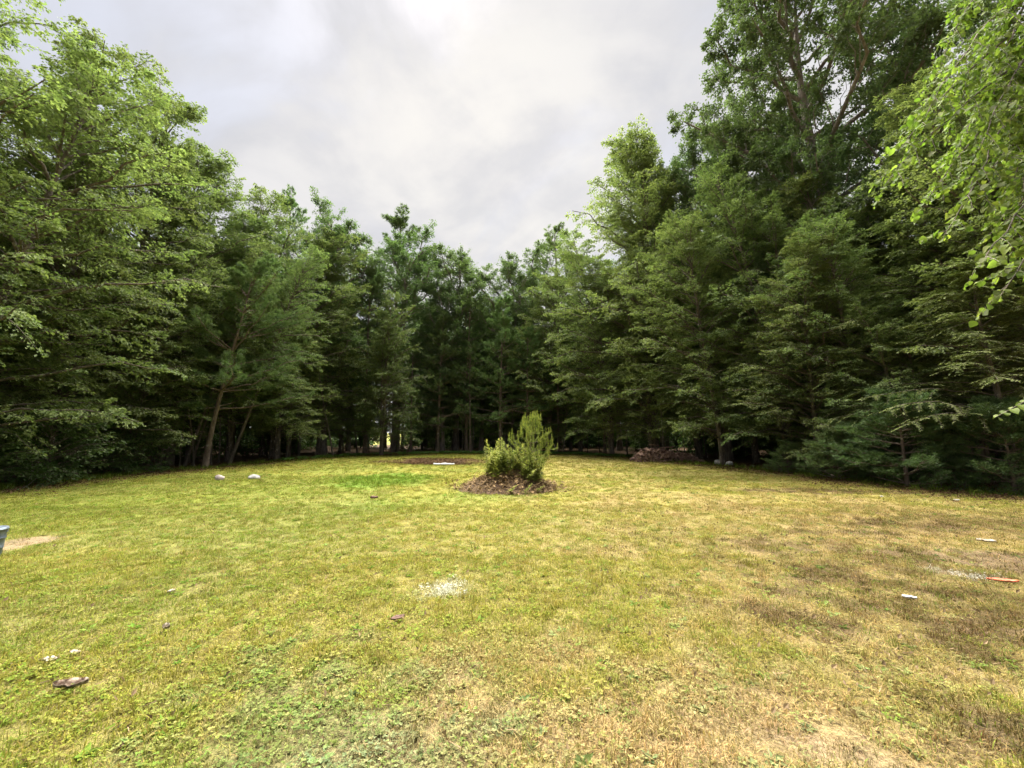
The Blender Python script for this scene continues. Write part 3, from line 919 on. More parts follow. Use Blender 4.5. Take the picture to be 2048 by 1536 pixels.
def build_trees():
    E = 'trees along the left edge of the clearing'
    C = 'trees closing the far end of the clearing'
    R = 'trees along the right edge of the clearing'
    T = 'tree'
    # left edge
    plant('birch_tree', 'birch_a', -15.6, 10.6, 15.0, 'tall broad birch whose crown is cut by the left frame edge', T, E, 10, 1.05)
    plant('birch_tree', 'birch_c', -16.8, 14.6, 15.8, 'tallest birch of the left edge, crown reaching the upper left corner', T, E, 0, 1.0)
    plant('birch_tree', 'birch_b', -17.9, 18.4, 16.4, 'leaning birch with ragged leaf tips against the sky, left of the needle pine', T, E, -90, 1.0)
    plant('birch_tree', 'birch_d', -16.7, 19.8, 15.9, 'narrow birch whose leaf tips stick out farthest into the sky on the left', T, E, 0, 1.1)
    plant('birch_tree', 'birch_d', -15.8, 22.6, 13.8, 'narrow dark birch standing just behind the leaning soft needle pine', T, E, -10, 1.15)
    plant('birch_tree', 'birch_a', -15.2, 25.8, 16.2, 'pale green rounded birch in front of the dark pine tip, left side', T, E, -15, 0.95)
    plant('pine_tree', 'pine_tall', -17.2, 29.5, 20.0, 'dark pine tip peeping over the pale green birch on the left', T, E, 0, 0.9)
    plant('white_pine', 'pine_soft', -13.6, 18.0, 9.0, 'soft blue green pine with crooked trunk beside the two pale stones', T, E, -10, 1.0)
    plant('birch_tree', 'birch_c', -13.6, 28.5, 15.4, 'light green birch sloping down towards the gap, far left corner', T, E, -20, 1.0)
    plant('birch_tree', 'birch_c', -8.9, 27.6, 11.0, 'shorter birch with drooping sprays at the corner of the shaded gap', T, E, -20, 0.9)
    plant('slender_tree', 'birch_e', *gp(368, 934), 11.0, 'slim grey trunk leaning left of the soft needle pine', T, E, 30, 0.8, tilt=15)
    plant('slender_tree', 'birch_e', *gp(458, 929), 11.5, 'slim pale trunk slanting up right of the soft needle pine trunk', T, E, 0, 0.9, tilt=17)
    plant('slender_tree', 'birch_e', *gp(318, 938), 11.0, 'slim upright trunk at the dark hollow on the left', T, E, 0, 0.8, tilt=3)
    plant('beech_tree', 'birch_c', -17.3, 12.4, 11.0, 'low spreading beech under the tall left birches', T, E, -15, 0.95)
    plant('beech_tree', 'birch_a', -15.8, 16.4, 9.0, 'half height beech with bright sprays above the dark hollow on the left', T, E, -20, 1.05)
    plant('beech_tree', 'birch_d', -13.6, 23.4, 9.0, 'half height beech right of the soft needle pine', T, E, -20, 1.3)
    plant('beech_tree', 'birch_b', -16.6, 9.6, 8.0, 'low beech skirt cut by the left frame edge', T, E, 0, 1.2)
    # far end
    plant('oak_tree', 'oak_a', -9.8, 34.0, 16.6, 'round topped oak left of the central dip in the skyline', T, C, -90, 1.2)
    plant('pine_tree', 'pine_tall', -11.2, 38.5, 23.4, 'tall open pine crown rising above the round topped oak', T, C, 0, 1.25)
    plant('oak_tree', 'oak_b', -5.0, 36.0, 16.2, 'grey green oak at the lowest dip of the skyline', T, C, -90, 1.2)
    plant('oak_tree', 'oak_a', 0.2, 36.5, 16.0, 'thin crowned oak with sky showing through, behind the young pines', T, C, -100, 1.2)
    plant('pine_tree', 'pine_tall', 4.4, 38.0, 22.2, 'tall open pine crown above the right end of the far trees', T, C, 180, 1.25)
    plant('birch_tree', 'birch_b', 2.9, 33.4, 15.6, 'yellowish birch below the right hand tall pine crown', T, C, -110, 1.1)
    plant('oak_tree', 'oak_b', -5.6, 32.6, 12.5, 'low brownish oak behind the leftmost young pine', T, C, -80, 0.9)
    plant('young_pine', 'pine_mid', -5.6, 30.6, 10.5, 'leftmost young pine of the far row, bare straight stem', T, C, -90, 1.0)
    plant('young_pine', 'pine_mid_b', -3.2, 31.0, 8.6, 'short young pine between the leftmost and the tallest young pine', T, C, -60, 1.0)
    plant('young_pine', 'pine_mid', -0.9, 30.8, 12.0, 'tallest young pine of the far row, directly behind the weedy mound', T, C, -100, 1.0)
    plant('young_pine', 'pine_mid_b', 1.2, 30.4, 9.6, 'young pine with flat tiers right above the mound sapling', T, C, -120, 1.05)
    plant('young_pine', 'pine_mid', 3.6, 31.4, 9.0, 'rightmost young pine of the far row, dark and half hidden', T, C, -120, 1.0)
    plant('young_pine', 'pine_mid_b', -7.8, 31.2, 9.0, 'dim young pine at the left end of the fern bed', T, C, -80, 0.95)
    # right edge
    plant('birch_tree', 'birch_c', 6.8, 27.6, 16.2, 'sunlit birch at the left end of the right tree wall', T, R, 200, 0.95)
    plant('birch_tree', 'birch_d', 8.9, 25.2, 21.2, 'tallest birch of the right edge with its top standing clear in the sky', T, R, 190, 1.05)
    plant('birch_tree', 'birch_b', 10.6, 28.5, 19.0, 'full birch tucked close behind the tallest right edge birch', T, R, 200, 0.85)
    plant('birch_tree', 'birch_a', 10.3, 19.8, 13.4, 'birch with mottled trunk and round stones at its foot', T, R, 195, 1.0)
    plant('birch_tree', 'birch_e', *gp(1402, 918), 14.0, 'birch with slim slanting trunk behind the firewood heap', T, R, 200, 1.2, tilt=-13)
    plant('birch_tree', 'birch_c', 12.2, 17.8, 14.8, 'yellow green birch in front of the giant oak', T, R, 185, 0.95)
    plant('beech_tree', 'birch_a', 13.2, 14.8, 10.5, 'dark layered beech between the yellow green birch and the hemlock', T, R, 185, 1.0)
    plant('beech_tree', 'birch_d', 8.4, 24.6, 8.6, 'half height beech left of the firewood heap', T, R, 190, 1.3)
    plant('beech_tree', 'birch_b', 12.0, 16.0, 8.6, 'half height beech right of the mottled birch trunk', T, R, 190, 1.2)
    plant('beech_tree', 'birch_c', 12.9, 12.9, 6.2, 'low beech with dim sprays above the small low pines', T, R, 190, 1.2)
    plant('oak_tree', 'oak_giant', 18.0, 19.6, 27.5, 'giant oak with thick forked limbs filling the upper right', T, R, 180, 1.0)
    plant('oak_tree', 'oak_b', 12.8, 24.0, 18.0, 'dark crooked oak between the airy birch and the giant oak', T, R, 180, 0.9)
    plant('oak_tree', 'oak_a', 16.8, 25.5, 22.0, 'dense oak filling in behind the giant oak', T, R, 180, 1.0)
    plant('oak_tree', 'oak_b', 21.5, 18.0, 21.0, 'dense oak right of the giant oak, behind the near leaves', T, R, 180, 1.0)
    plant('hemlock_tree', 'hemlock', 13.6, 11.0, 6.6, 'low hemlock with drooping feathery sprays at the right frame edge', T, R, 180, 1.25)
    plant('hemlock_tree', 'hemlock', 16.4, 14.6, 12.5, 'tall dark hemlock behind the low feathery one', T, R, 180, 1.05)
    plant('hemlock_tree', 'hemlock', 18.5, 12.0, 13.5, 'tall hemlock hidden behind the near leafy branches on the right', T, R, 180, 1.0)
    # young pines and shrubs under the right edge
    Y = 'young pines under the right edge'
    plant('pine_bush', 'pine_bush', 11.5, 11.9, 2.7, 'bushy young pine below the feathery hemlock, largest of the low pines', 'young pine', Y, 180, 1.25)
    plant('pine_bush', 'pine_bush', 13.0, 10.6, 2.4, 'bushy young pine cut by the right frame edge', 'young pine', Y, 140, 1.2)
    plant('pine_bush', 'pine_bush', 10.9, 13.6, 1.9, 'small dim young pine left of the largest low pine', 'young pine', Y, 200, 1.2)
    plant('pine_bush', 'pine_bush', 10.7, 15.8, 1.2, 'smallest low pine at the foot of the dark beech', 'young pine', Y, 210, 1.3)
    S = 'shrubs under the left edge'
    for (x, y, h, lab) in ((-15.0, 11.5, 1.9, 'dark leafy shrub at the left frame edge under the birch'), (-14.8, 13.0, 2.2, 'second dark leafy shrub in from the left frame edge'),
                           (-15.2, 14.6, 2.0, 'dark leafy shrub in the middle of the left shrub bank'), (-15.0, 16.0, 1.7, 'dark leafy shrub next to the black hollow on the left'),
                           (-16.4, 12.6, 2.8, 'taller dim shrub behind the left shrub bank'), (-16.6, 15.2, 2.6, 'taller dim shrub behind the bank, nearer the hollow')):
        plant('leafy_shrub', 'shrub_a', x, y, h, lab, 'shrub', S, RNG.uniform(0, 360), 1.25)
    for (px, py, h, lab) in ((60, 972, 0.7, 'low bright green shrub on the lawn edge, nearest the left frame edge'), (125, 964, 0.6, 'low bright green shrub beside the left bank, right of the nearest one'),
                             (250, 950, 0.5, 'low green sprig at the toe of the left bank near the hollow')):
        x, y = gp(px, py)
        plant('low_shrub', 'shrub_b', x, y, h, lab, 'shrub', S, RNG.uniform(0, 360), 1.3)
    D = 'seedlings along the right lawn edge'
    for (px, py, h, lab) in ((1762, 968, 0.55, 'leafy seedling below the largest low pine, leftmost of its row'), (1812, 972, 0.42, 'small pale seedling second from the left below the low pines'),
                             (1884, 980, 0.62, 'upright bright seedling at the grass edge below the low pines'), (1930, 984, 0.4, 'squat seedling right of the upright bright one'),
                             (2040, 990, 0.75, 'leafy seedling cut by the right frame edge'), (1716, 962, 0.4, 'faint seedling in shade left of the low pines')):
        x, y = gp(px, py)
        plant('leafy_seedling', 'shrub_b', x, y, h, lab, 'seedling', D, RNG.uniform(0, 360), 1.1)
    # the wood behind
    rng = np.random.default_rng(77)
    pts = []
    tries = 0
    while len(pts) < 125 and tries < 20000:
        tries += 1
        x, y = rng.uniform(-40, 40), rng.uniform(6, 58)
        if abs(x) > 1.42 * y + 8:
            continue
        d = -float(inside_dist(np.array([x]), np.array([y]))[0])
        if d < 2.6 or d > 26:
            continue
        u = x / y
        if -0.38 < u < -0.23 and d > 15:            # the wood is thin here, light shows through
            continue
        if any((x - a) ** 2 + (y - b) ** 2 < (2.3 if d < 8 else 3.0) ** 2 for a, b in pts):
            continue
        pts.append((x, y))
    kinds = ['birch_a', 'birch_b', 'birch_d', 'oak_a', 'oak_b', 'pine_mid_b', 'pine_tall', 'birch_c']
    for k, (x, y) in enumerate(pts):
        p = kinds[int(rng.integers(0, len(kinds)))]
        h = {'pine_mid_b': 12.5, 'pine_tall': 17.0, 'oak_a': 15.5, 'oak_b': 15.0}.get(p, 14.0) * rng.uniform(0.85, 1.05)
        if -9 < x < 7:
            h *= 0.93
        side = 'left' if x < -9 else ('right' if x > 6 else 'far')
        lab = {'left': 'dim tree in the shaded wood behind the left edge trees', 'right': 'dim tree in the shaded wood behind the right edge trees',
               'far': 'dim tree in the shaded wood behind the young pines'}[side]
        nm = {'b': 'birch_tree', 'o': 'oak_tree', 'p': 'pine_tree'}[p[0]]
        plant(nm, p, x, y, h, lab, T, 'shaded wood, ' + side + ' part', rng.uniform(0, 360), rng.uniform(0.9, 1.15))
    # bare thin stems in the shade
    st = Acc()
    r2 = np.random.default_rng(5)
    Tm = trunk_curve(r2, 7.0, (0.3, 0.1), 0.02, 10)
    trunk_tube(st, Tm, 0.05, 6)
    nb = 16
    bd, _ = along(np.repeat(Tm[None], nb, 0), r2.uniform(0.15, 0.95, nb))
    a2 = r2.uniform(0, 6.28, nb)
    dd = np.stack([np.cos(a2), np.sin(a2), r2.normal(0.3, 0.2, nb)], 1)
    u5 = np.linspace(0, 1, 5)[None, :, None]
    tubes(st, bd[:, None] + dd[:, None] * r2.uniform(0.3, 0.9, nb)[:, None, None] * u5, 0.009 * np.linspace(1, .3, 5)[None] * np.ones((nb, 1)), 3)
    stm = st.mesh('bare_stem', (M_BARK,), True)
    cnt = 0
    while cnt < 90:
        px = rng.uniform(20, 1900)
        d = rng.uniform(0.3, 9) if 330 < px < 1400 else rng.uniform(3.0, 9)
        k = int(np.searchsorted([p[0] for p in EDGE_PX], px))
        (x0, y0), (x1, y1) = EDGE[k - 1], EDGE[k]
        f = (px - EDGE_PX[k - 1][0]) / (EDGE_PX[k][0] - EDGE_PX[k - 1][0])
        x, y = x0 + (x1 - x0) * f, y0 + (y1 - y0) * f
        rr = math.hypot(x, y)
        x, y = x * (1 + d / rr), y * (1 + d / rr)
        side = 'left' if px < 700 else ('right' if px > 1200 else 'far')
        o = obj('bare_stem', stm, None, G(x, y), (rng.normal(0, 0.05), rng.normal(0, 0.08), rng.uniform(0, 6.28)))
        s = rng.uniform(0.6, 1.1)
        o.scale = (s, s, s * rng.uniform(0.8, 1.2))
        prop(o, {'left': 'thin bare stem in the shade under the left edge trees', 'right': 'thin bare stem in the shade under the right edge trees',
                 'far': 'thin bare stem in the shade under the young pines'}[side], 'sapling', 'bare stems, ' + side + ' part')
        cnt += 1


build_trees()


def build_far_wood():
    """the wood goes on: one distant mass of foliage and stems, open to the meadow in one sector"""
    rng = np.random.default_rng(9)
    n = 2400
    th = rng.uniform(-1.15, 1.15, n * 2)
    u = np.tan(th)
    th = th[~((u > -0.37) & (u < -0.25))][:n]
    n = len(th)
    rr = rng.uniform(47, 84, n)
    zz = rng.uniform(0.1, 13, n) * rng.uniform(0.02, 1, n)
    cen = np.stack([np.sin(th) * rr, np.cos(th) * rr, zz], 1)
    per = 26
    p = np.repeat(cen, per, 0) + rng.normal(0, 1.25, (n * per, 3))
    p[:, 2] = np.maximum(p[:, 2], 0.05)
    acc = Acc()
    L = rng.uniform(0.45, 0.95, n * per)
    leaves(acc, p, rng.normal(size=p.shape), Z + rng.normal(0, 0.6, p.shape), L, L * 0.7, rng.random(n * per))
    k = 260
    th2 = rng.uniform(-1.1, 1.1, k)
    r2 = rng.uniform(58, 86, k)
    u2 = np.linspace(0, 1, 4)[None, :, None]
    base = np.stack([np.sin(th2) * r2, np.cos(th2) * r2, np.full(k, -0.2)], 1)
    P = base[:, None] + u2 * np.stack([rng.normal(0, 0.4, k), rng.normal(0, 0.4, k), rng.uniform(8, 13, k)], 1)[:, None]
    tubes(acc, P, rng.uniform(0.08, 0.2, k)[:, None] * np.linspace(1, 0.3, 4)[None], 5, 0.5, 1)
    o = obj('distant_wood', acc.mesh('distant_wood', (M_OAK_LEAF, M_BARK)))
    prop(o, 'dark mass of woodland far behind the clearing trees', 'woodland', None, 'stuff')


build_far_wood()


def build_undergrowth():
    rng = np.random.default_rng(21)
    k = 0
    while k < 70:
        x, y = rng.uniform(-34, 32), rng.uniform(8, 50)
        d = -float(inside_dist(np.array([x]), np.array([y]))[0])
        if d < 5 or d > 22 or abs(x) > 1.4 * y + 2 or -0.37 < x / y < -0.25:
            continue
        k += 1
        side = 'left' if x < -9 else ('right' if x > 6 else 'far')
        plant('shade_shrub', 'shrub_a', x, y, rng.uniform(1.4, 3.2), {'left': 'dim shrub deep in the shade behind the left edge trees', 'right': 'dim shrub deep in the shade behind the right edge trees',
              'far': 'dim shrub deep in the shade behind the young pines'}[side], 'shrub', 'undergrowth, ' + side + ' part', rng.uniform(0, 360), 1.5)


build_undergrowth()
#PART3

# ------------------------------------------------------------------ grass, clover, litter


def gn_scatter(name, protos, P, rot, scl, idx, col):
    """one object that instances small tuft meshes on points"""
    coll = bpy.data.collections.new(name + '_tufts')
    for k, me in enumerate(protos):
        coll.objects.link(bpy.data.objects.new('%s_tuft_%02d' % (name, k), me))
    me = make_mesh(name, P, None, None, (), None,
                   {'rot': ('FLOAT_VECTOR', 'POINT', rot), 'scl': ('FLOAT', 'POINT', scl), 'pick': ('INT', 'POINT', idx),
                    'tint': ('FLOAT_COLOR', 'POINT', np.concatenate([col, np.ones((len(col), 1))], 1))})
    o = obj(name, me)
    ng = bpy.data.node_groups.new(name + '_scatter', 'GeometryNodeTree')
    ng.interface.new_socket('Geometry', in_out='INPUT', socket_type='NodeSocketGeometry')
    ng.interface.new_socket('Geometry', in_out='OUTPUT', socket_type='NodeSocketGeometry')
    N, Lk = ng.nodes, ng.links
    gi, go = N.new('NodeGroupInput'), N.new('NodeGroupOutput')
    ci = N.new('GeometryNodeCollectionInfo')
    ci.inputs['Collection'].default_value = coll
    ci.inputs['Separate Children'].default_value = True
    ci.inputs['Reset Children'].default_value = True
    iop = N.new('GeometryNodeInstanceOnPoints')
    iop.inputs['Pick Instance'].default_value = True

    def named(nm, ty):
        a = N.new('GeometryNodeInputNamedAttribute')
        a.data_type = ty
        a.inputs['Name'].default_value = nm
        return a.outputs['Attribute']
    e2r = N.new('FunctionNodeEulerToRotation')
    Lk.new(named('rot', 'FLOAT_VECTOR'), e2r.inputs[0])
    Lk.new(gi.outputs[0], iop.inputs['Points'])
    Lk.new(ci.outputs[0], iop.inputs['Instance'])
    Lk.new(named('pick', 'INT'), iop.inputs['Instance Index'])
    Lk.new(e2r.outputs[0], iop.inputs['Rotation'])
    Lk.new(named('scl', 'FLOAT'), iop.inputs['Scale'])
    Lk.new(iop.outputs[0], go.inputs[0])
    md = o.modifiers.new('scatter', 'NODES')
    md.node_group = ng
    return o


def tint_mat(name, straw=(0.190, 0.150, 0.066), straw_at=0.88, trans=0.35, lo=0.62, hi=1.45):
    m, t, out = new_mat(name)
    tint = t.add('ShaderNodeAttribute', attribute_name='tint', attribute_type='INSTANCER')
    at = t.add('ShaderNodeAttribute', attribute_name='rnd')
    g = t.math('ADD', lo, t.math('MULTIPLY', at.outputs['Fac'], hi - lo))
    cv = t.add('ShaderNodeCombineXYZ')
    for i in range(3):
        t.link(g, cv.inputs[i])
    c = t.mix(1.0, tint.outputs['Color'], cv.outputs[0], 'MULTIPLY')
    c = t.mix(t.smooth(at.outputs['Fac'], straw_at, straw_at + 0.05), c, straw)
    d = t.add('ShaderNodeBsdfDiffuse')
    t.link(c, d.inputs['Color'])
    tr = t.add('ShaderNodeBsdfTranslucent')
    t.link(t.mix(1.0, c, (1.1, 1.15, 0.8), 'MULTIPLY'), tr.inputs['Color'])
    mx = t.add('ShaderNodeMixShader')
    mx.inputs[0].default_value = trans
    t.link(d.outputs[0], mx.inputs[1])
    t.link(tr.outputs[0], mx.inputs[2])
    t.link(mx.outputs[0], out.inputs['Surface'])
    return m


M_BLADE = tint_mat('grass_blade')
M_CLOVER = tint_mat('clover_leaf', straw_at=2.0)
M_FLAKE = tint_mat('dead_leaf_flake', straw_at=2.0, trans=0.15)


def blade_tuft(seed, n=16, rad=0.055, h=(0.030, 0.062), w=0.0034, spread=0.55, flat=False):
    rng = np.random.default_rng(seed)
    a = Acc()
    b = np.stack([rng.normal(0, rad * 0.6, n), rng.normal(0, rad * 0.6, n), np.full(n, -0.004)], 1)
    az = rng.uniform(0, 6.283, n)
    d = np.stack([np.cos(az), np.sin(az), np.zeros(n)], 1)
    H = rng.uniform(h[0], h[1], n)
    lean = np.abs(rng.normal(0.25, spread, n))
    if flat:
        lean = rng.uniform(0.9, 1.8, n)
    mid = b + Z * (H * 0.6 / np.sqrt(1 + (lean * 0.5) ** 2))[:, None] + d * (H * 0.5 * lean * 0.6)[:, None]
    tip = b + Z * (H / np.sqrt(1 + lean ** 2))[:, None] + d * (H * lean / np.sqrt(1 + 0.3 * lean ** 2))[:, None]
    if flat:
        mid[:, 2] = np.minimum(mid[:, 2], rng.uniform(0.004, 0.02, n))
        tip[:, 2] = rng.uniform(0.002, 0.02, n)
    s = np.stack([-np.sin(az), np.cos(az), rng.normal(0, 0.4, n)], 1)
    W = w * rng.uniform(0.6, 1.3, n)[:, None]
    V = np.stack([b - s * W * 0.5, b + s * W * 0.5, mid + s * W * 0.5, mid - s * W * 0.5, tip], 1).reshape(-1, 3)
    k = np.arange(n)[:, None] * 5
    a.add(V, np.concatenate([k + np.array([[0, 1, 2]]), k + np.array([[0, 2, 3]]), k + np.array([[3, 2, 4]])]), None, np.repeat(rng.random(n), 5))
    return a.mesh('grass_tuft', (M_BLADE,))


def clover_tuft(seed, n=7, size=0.011, h=(0.012, 0.04), rad=0.05):
    rng = np.random.default_rng(seed)
    a = Acc()
    for i in range(n):
        c = np.array([rng.normal(0, rad * 0.6), rng.normal(0, rad * 0.6), rng.uniform(*h)])
        a0 = rng.uniform(0, 6.28)
        for j in range(3):
            an = a0 + j * 2.094
            d = np.array([math.cos(an), math.sin(an), rng.normal(0.1, 0.25)])
            s = np.array([-math.sin(an), math.cos(an), 0])
            L = size * rng.uniform(0.8, 1.3)
            V = [c, c + d * L * 0.5 + s * L * 0.5, c + d * L * 1.05 + s * L * 0.25, c + d * L * 1.05 - s * L * 0.25, c + d * L * 0.5 - s * L * 0.5]
            a.add(V, [[0, 1, 2], [0, 2, 3], [0, 3, 4]], None, rng.random())
    return a.mesh('clover_tuft', (M_CLOVER,))


def rosette(seed, n=8, L=0.055):
    rng = np.random.default_rng(seed)
    a = Acc()
    az = np.arange(n) * 2.4 + rng.normal(0, 0.3, n)
    d = np.stack([np.cos(az), np.sin(az), rng.uniform(0.05, 0.5, n)], 1)
    leaves(a, np.tile(np.array([[0, 0, 0.004]]), (n, 1)), d, Z + rng.normal(0, 0.2, (n, 3)), L * rng.uniform(0.6, 1.2, n), L * 0.42 * np.ones(n), rng.random(n))
    return a.mesh('weed_rosette', (M_CLOVER,))


def flakes(seed, n=9, rad=0.12, size=0.05, stick=3):
    rng = np.random.default_rng(seed)
    a = Acc()
    p = np.stack([rng.normal(0, rad, n), rng.normal(0, rad, n), rng.uniform(0.006, 0.03, n)], 1)
    d = rng.normal(0, 1, (n, 3)) * np.array([1, 1, 0.25])
    L = size * rng.uniform(0.5, 1.3, n)
    leaves(a, p, d, Z + rng.normal(0, 0.35, (n, 3)), L, L * 0.55, rng.random(n), fold=0.25)
    m = stick
    p = np.stack([rng.normal(0, rad, m), rng.normal(0, rad, m), rng.uniform(0.01, 0.03, m)], 1)
    d = rng.normal(0, 1, (m, 3)) * np.array([1, 1, 0.1])
    needles(a, p, d, size * 2.2 * np.ones(m), 0.006 * np.ones(m), rng.random(m))
    return a.mesh('litter_flakes', (M_FLAKE,))


def build_grass():
    rng = np.random.default_rng(33)
    P = []
    for (y0, y1, dens) in ((1.3, 3.2, 560), (3.2, 5.5, 400), (5.5, 9, 220), (9, 15, 100), (15, 31.5, 34)):
        xr = 1.36 * y1 + 1.2
        n = int(dens * (y1 - y0) * 2 * min(xr, 19))
        x = rng.uniform(-min(xr, 19), min(xr, 19), n)
        y = rng.uniform(y0, y1, n)
        k = np.abs(x) < 1.36 * y + 1.2
        P.append(np.stack([x[k], y[k]], 1))
    P = np.concatenate(P)
    ins = inside_dist(P[:, 0], P[:, 1]) + 1.6 * (fbm(P[:, 0] * 0.9, P[:, 1] * 0.9, 55, 3) - 0.5)
    P = P[ins > 0.15]
    x, y = P[:, 0], P[:, 1]
    c, dry, clov, bare, lush, white, _ = lawn_colour(x, y)
    n = len(x)
    r = rng.random(n)
    dens_n = fbm(x * 2.2, y * 2.2, 66, 3)
    keep = (rng.random(n) > bare * 0.93) & (rng.random(n) > 0.45 * sstep(dens_n, 0.55, 0.8))
    pick = rng.integers(0, 4, n)
    pick = np.where(r < 0.18 + 0.55 * dry, rng.integers(4, 6, n), pick)
    left = sstep(-x, -1.5, 1.0)
    cl = rng.random(n) < (0.10 + 0.20 * left + 0.45 * clov)
    pick = np.where(cl, rng.integers(6, 8, n), pick)
    pick = np.where(rng.random(n) < 0.02, 8, pick)
    tall = rng.random(n) < (0.012 + 0.2 * lush)
    pick = np.where(tall, 9, pick)
    tt = (rng.random(n) ** 2 * 0.75 * (1 - white) * (1 - 0.6 * lush))[:, None]
    alt = np.where((rng.random(n) < 0.42)[:, None], np.asarray(TAN), np.asarray(GREEN) * np.array([0.92, 1.05, 1.0]))
    c = c * (1 - tt) + alt * tt
    c = c * rng.uniform(0.75, 1.28, n)[:, None]
    c[:, 0] *= np.where(white < 0.1, rng.uniform(0.88, 1.12, n), 1.0)
    c = np.where(((pick == 8) & (white < 0.1))[:, None], c * np.array([0.62, 0.95, 0.9]), c)
    c = np.where((((pick == 6) | (pick == 7)) & (white < 0.1))[:, None], c * np.array([0.72, 0.86, 0.80]), c)
    far = sstep(y, 6, 22)
    scl = rng.uniform(0.75, 1.25, n) * (1 + 0.75 * far)
    scl = np.where((pick == 9) & (far > 0.6), scl * 0.8, scl)
    rot = np.stack([rng.normal(0, 0.12, n), rng.normal(0, 0.12, n), rng.uniform(0, 6.283, n)], 1)
    V = np.stack([x, y, ground_z(x, y)], 1)
    pr = [blade_tuft(1, 28, 0.07, (0.022, 0.05), 0.0042, spread=0.9), blade_tuft(2, 28, 0.07, (0.022, 0.05), 0.0042, spread=1.1), blade_tuft(3, 26, 0.07, (0.028, 0.055), 0.0042, spread=1.0), blade_tuft(4, 30, 0.065, (0.02, 0.04), 0.0042, spread=1.0),
          blade_tuft(5, 16, 0.07, (0.04, 0.08), 0.003, 0.6, True), blade_tuft(6, 18, 0.07, (0.03, 0.07), 0.003, 0.6, True),
          clover_tuft(7, 10, 0.008, (0.010, 0.03)), clover_tuft(8, 12, 0.0095, (0.010, 0.034)), rosette(9), blade_tuft(10, 20, 0.045, (0.05, 0.10), 0.0036, 0.5)]
    k = keep
    # longer unmown grass where the lawn meets the wood
    me_ = 1500
    kk = rng.integers(1, len(EDGE) - 2, me_)
    f = rng.random(me_)[:, None]
    e = EDGE[kk] * (1 - f) + EDGE[kk + 1] * f
    e = e * (1 + (rng.normal(0.15, 0.45, me_) / np.linalg.norm(e, axis=1)))[:, None]
    ce = np.asarray(GREEN) * np.array([0.85, 1.0, 1.0]) * rng.uniform(0.5, 1.3, me_)[:, None]
    V = np.concatenate([V[k], np.stack([e[:, 0], e[:, 1], ground_z(e[:, 0], e[:, 1])], 1)])
    rot = np.concatenate([rot[k], np.stack([rng.normal(0, 0.15, me_), rng.normal(0, 0.15, me_), rng.uniform(0, 6.283, me_)], 1)])
    scl = np.concatenate([scl[k], rng.uniform(1.0, 3.2, me_)])
    pick = np.concatenate([pick[k], np.where(rng.random(me_) < 0.25, 8, 9)])
    o = gn_scatter('lawn_grass', pr, V, rot, scl, pick, np.concatenate([c[k], ce]))
    prop(o, 'short patchy mown grass and clover covering the clearing', 'grass', None, 'stuff')

    # leaf litter under the tree line, over the mulch bed and thinly over the lawn
    m = 9000
    s = rng.uniform(0, 1, m)
    k = np.minimum((s * (len(EDGE) - 5)).astype(int) + 2, len(EDGE) - 3)
    f = rng.random(m)
    e = EDGE[k] * (1 - f)[:, None] + EDGE[k + 1] * f[:, None]
    rr = np.linalg.norm(e, axis=1)
    d = rng.normal(0.9, 1.3, m)
    q = e * (1 + d / rr)[:, None]
    px, py = gp(875, 923)
    q2 = np.stack([px + rng.normal(0, 1.6, 900), py - 0.3 + rng.normal(0, 0.85, 900)], 1)
    ly = rng.uniform(2.0, 14, 420)
    q3 = np.stack([rng.uniform(-1.3, 1.3, 420) * ly, ly], 1)
    q4 = np.stack([rng.uniform(0.2, 1.3, 500), rng.uniform(0, 1, 500)], 1)
    q4[:, 1] = 2.5 + 8 * q4[:, 1]
    q4[:, 0] *= q4[:, 1]
    Q = np.concatenate([q, q2, q3, q4])
    n = len(Q)
    col = np.array([[0.082, 0.050, 0.029]]) * rng.uniform(0.55, 1.7, n)[:, None]
    col[len(q) + len(q2):] = np.array([[0.12, 0.086, 0.052]]) * rng.uniform(0.5, 1.5, len(q3) + len(q4))[:, None]
    idx = rng.integers(0, 3, n)
    idx[len(q) + len(q2):] = 3
    rot = np.stack([np.zeros(n), np.zeros(n), rng.uniform(0, 6.283, n)], 1)
    V = np.stack([Q[:, 0], Q[:, 1], ground_z(Q[:, 0], Q[:, 1]) + 0.004], 1)
    o = gn_scatter('leaf_litter', [flakes(1), flakes(2, 12, 0.15), flakes(3, 7, 0.1, 0.07), flakes(4, 2, 0.12, 0.035, 2)], V, rot, rng.uniform(0.7, 1.3, n), idx, col)
    prop(o, 'brown fallen leaves and twigs under the tree line', 'leaf litter', None, 'stuff')


build_grass()


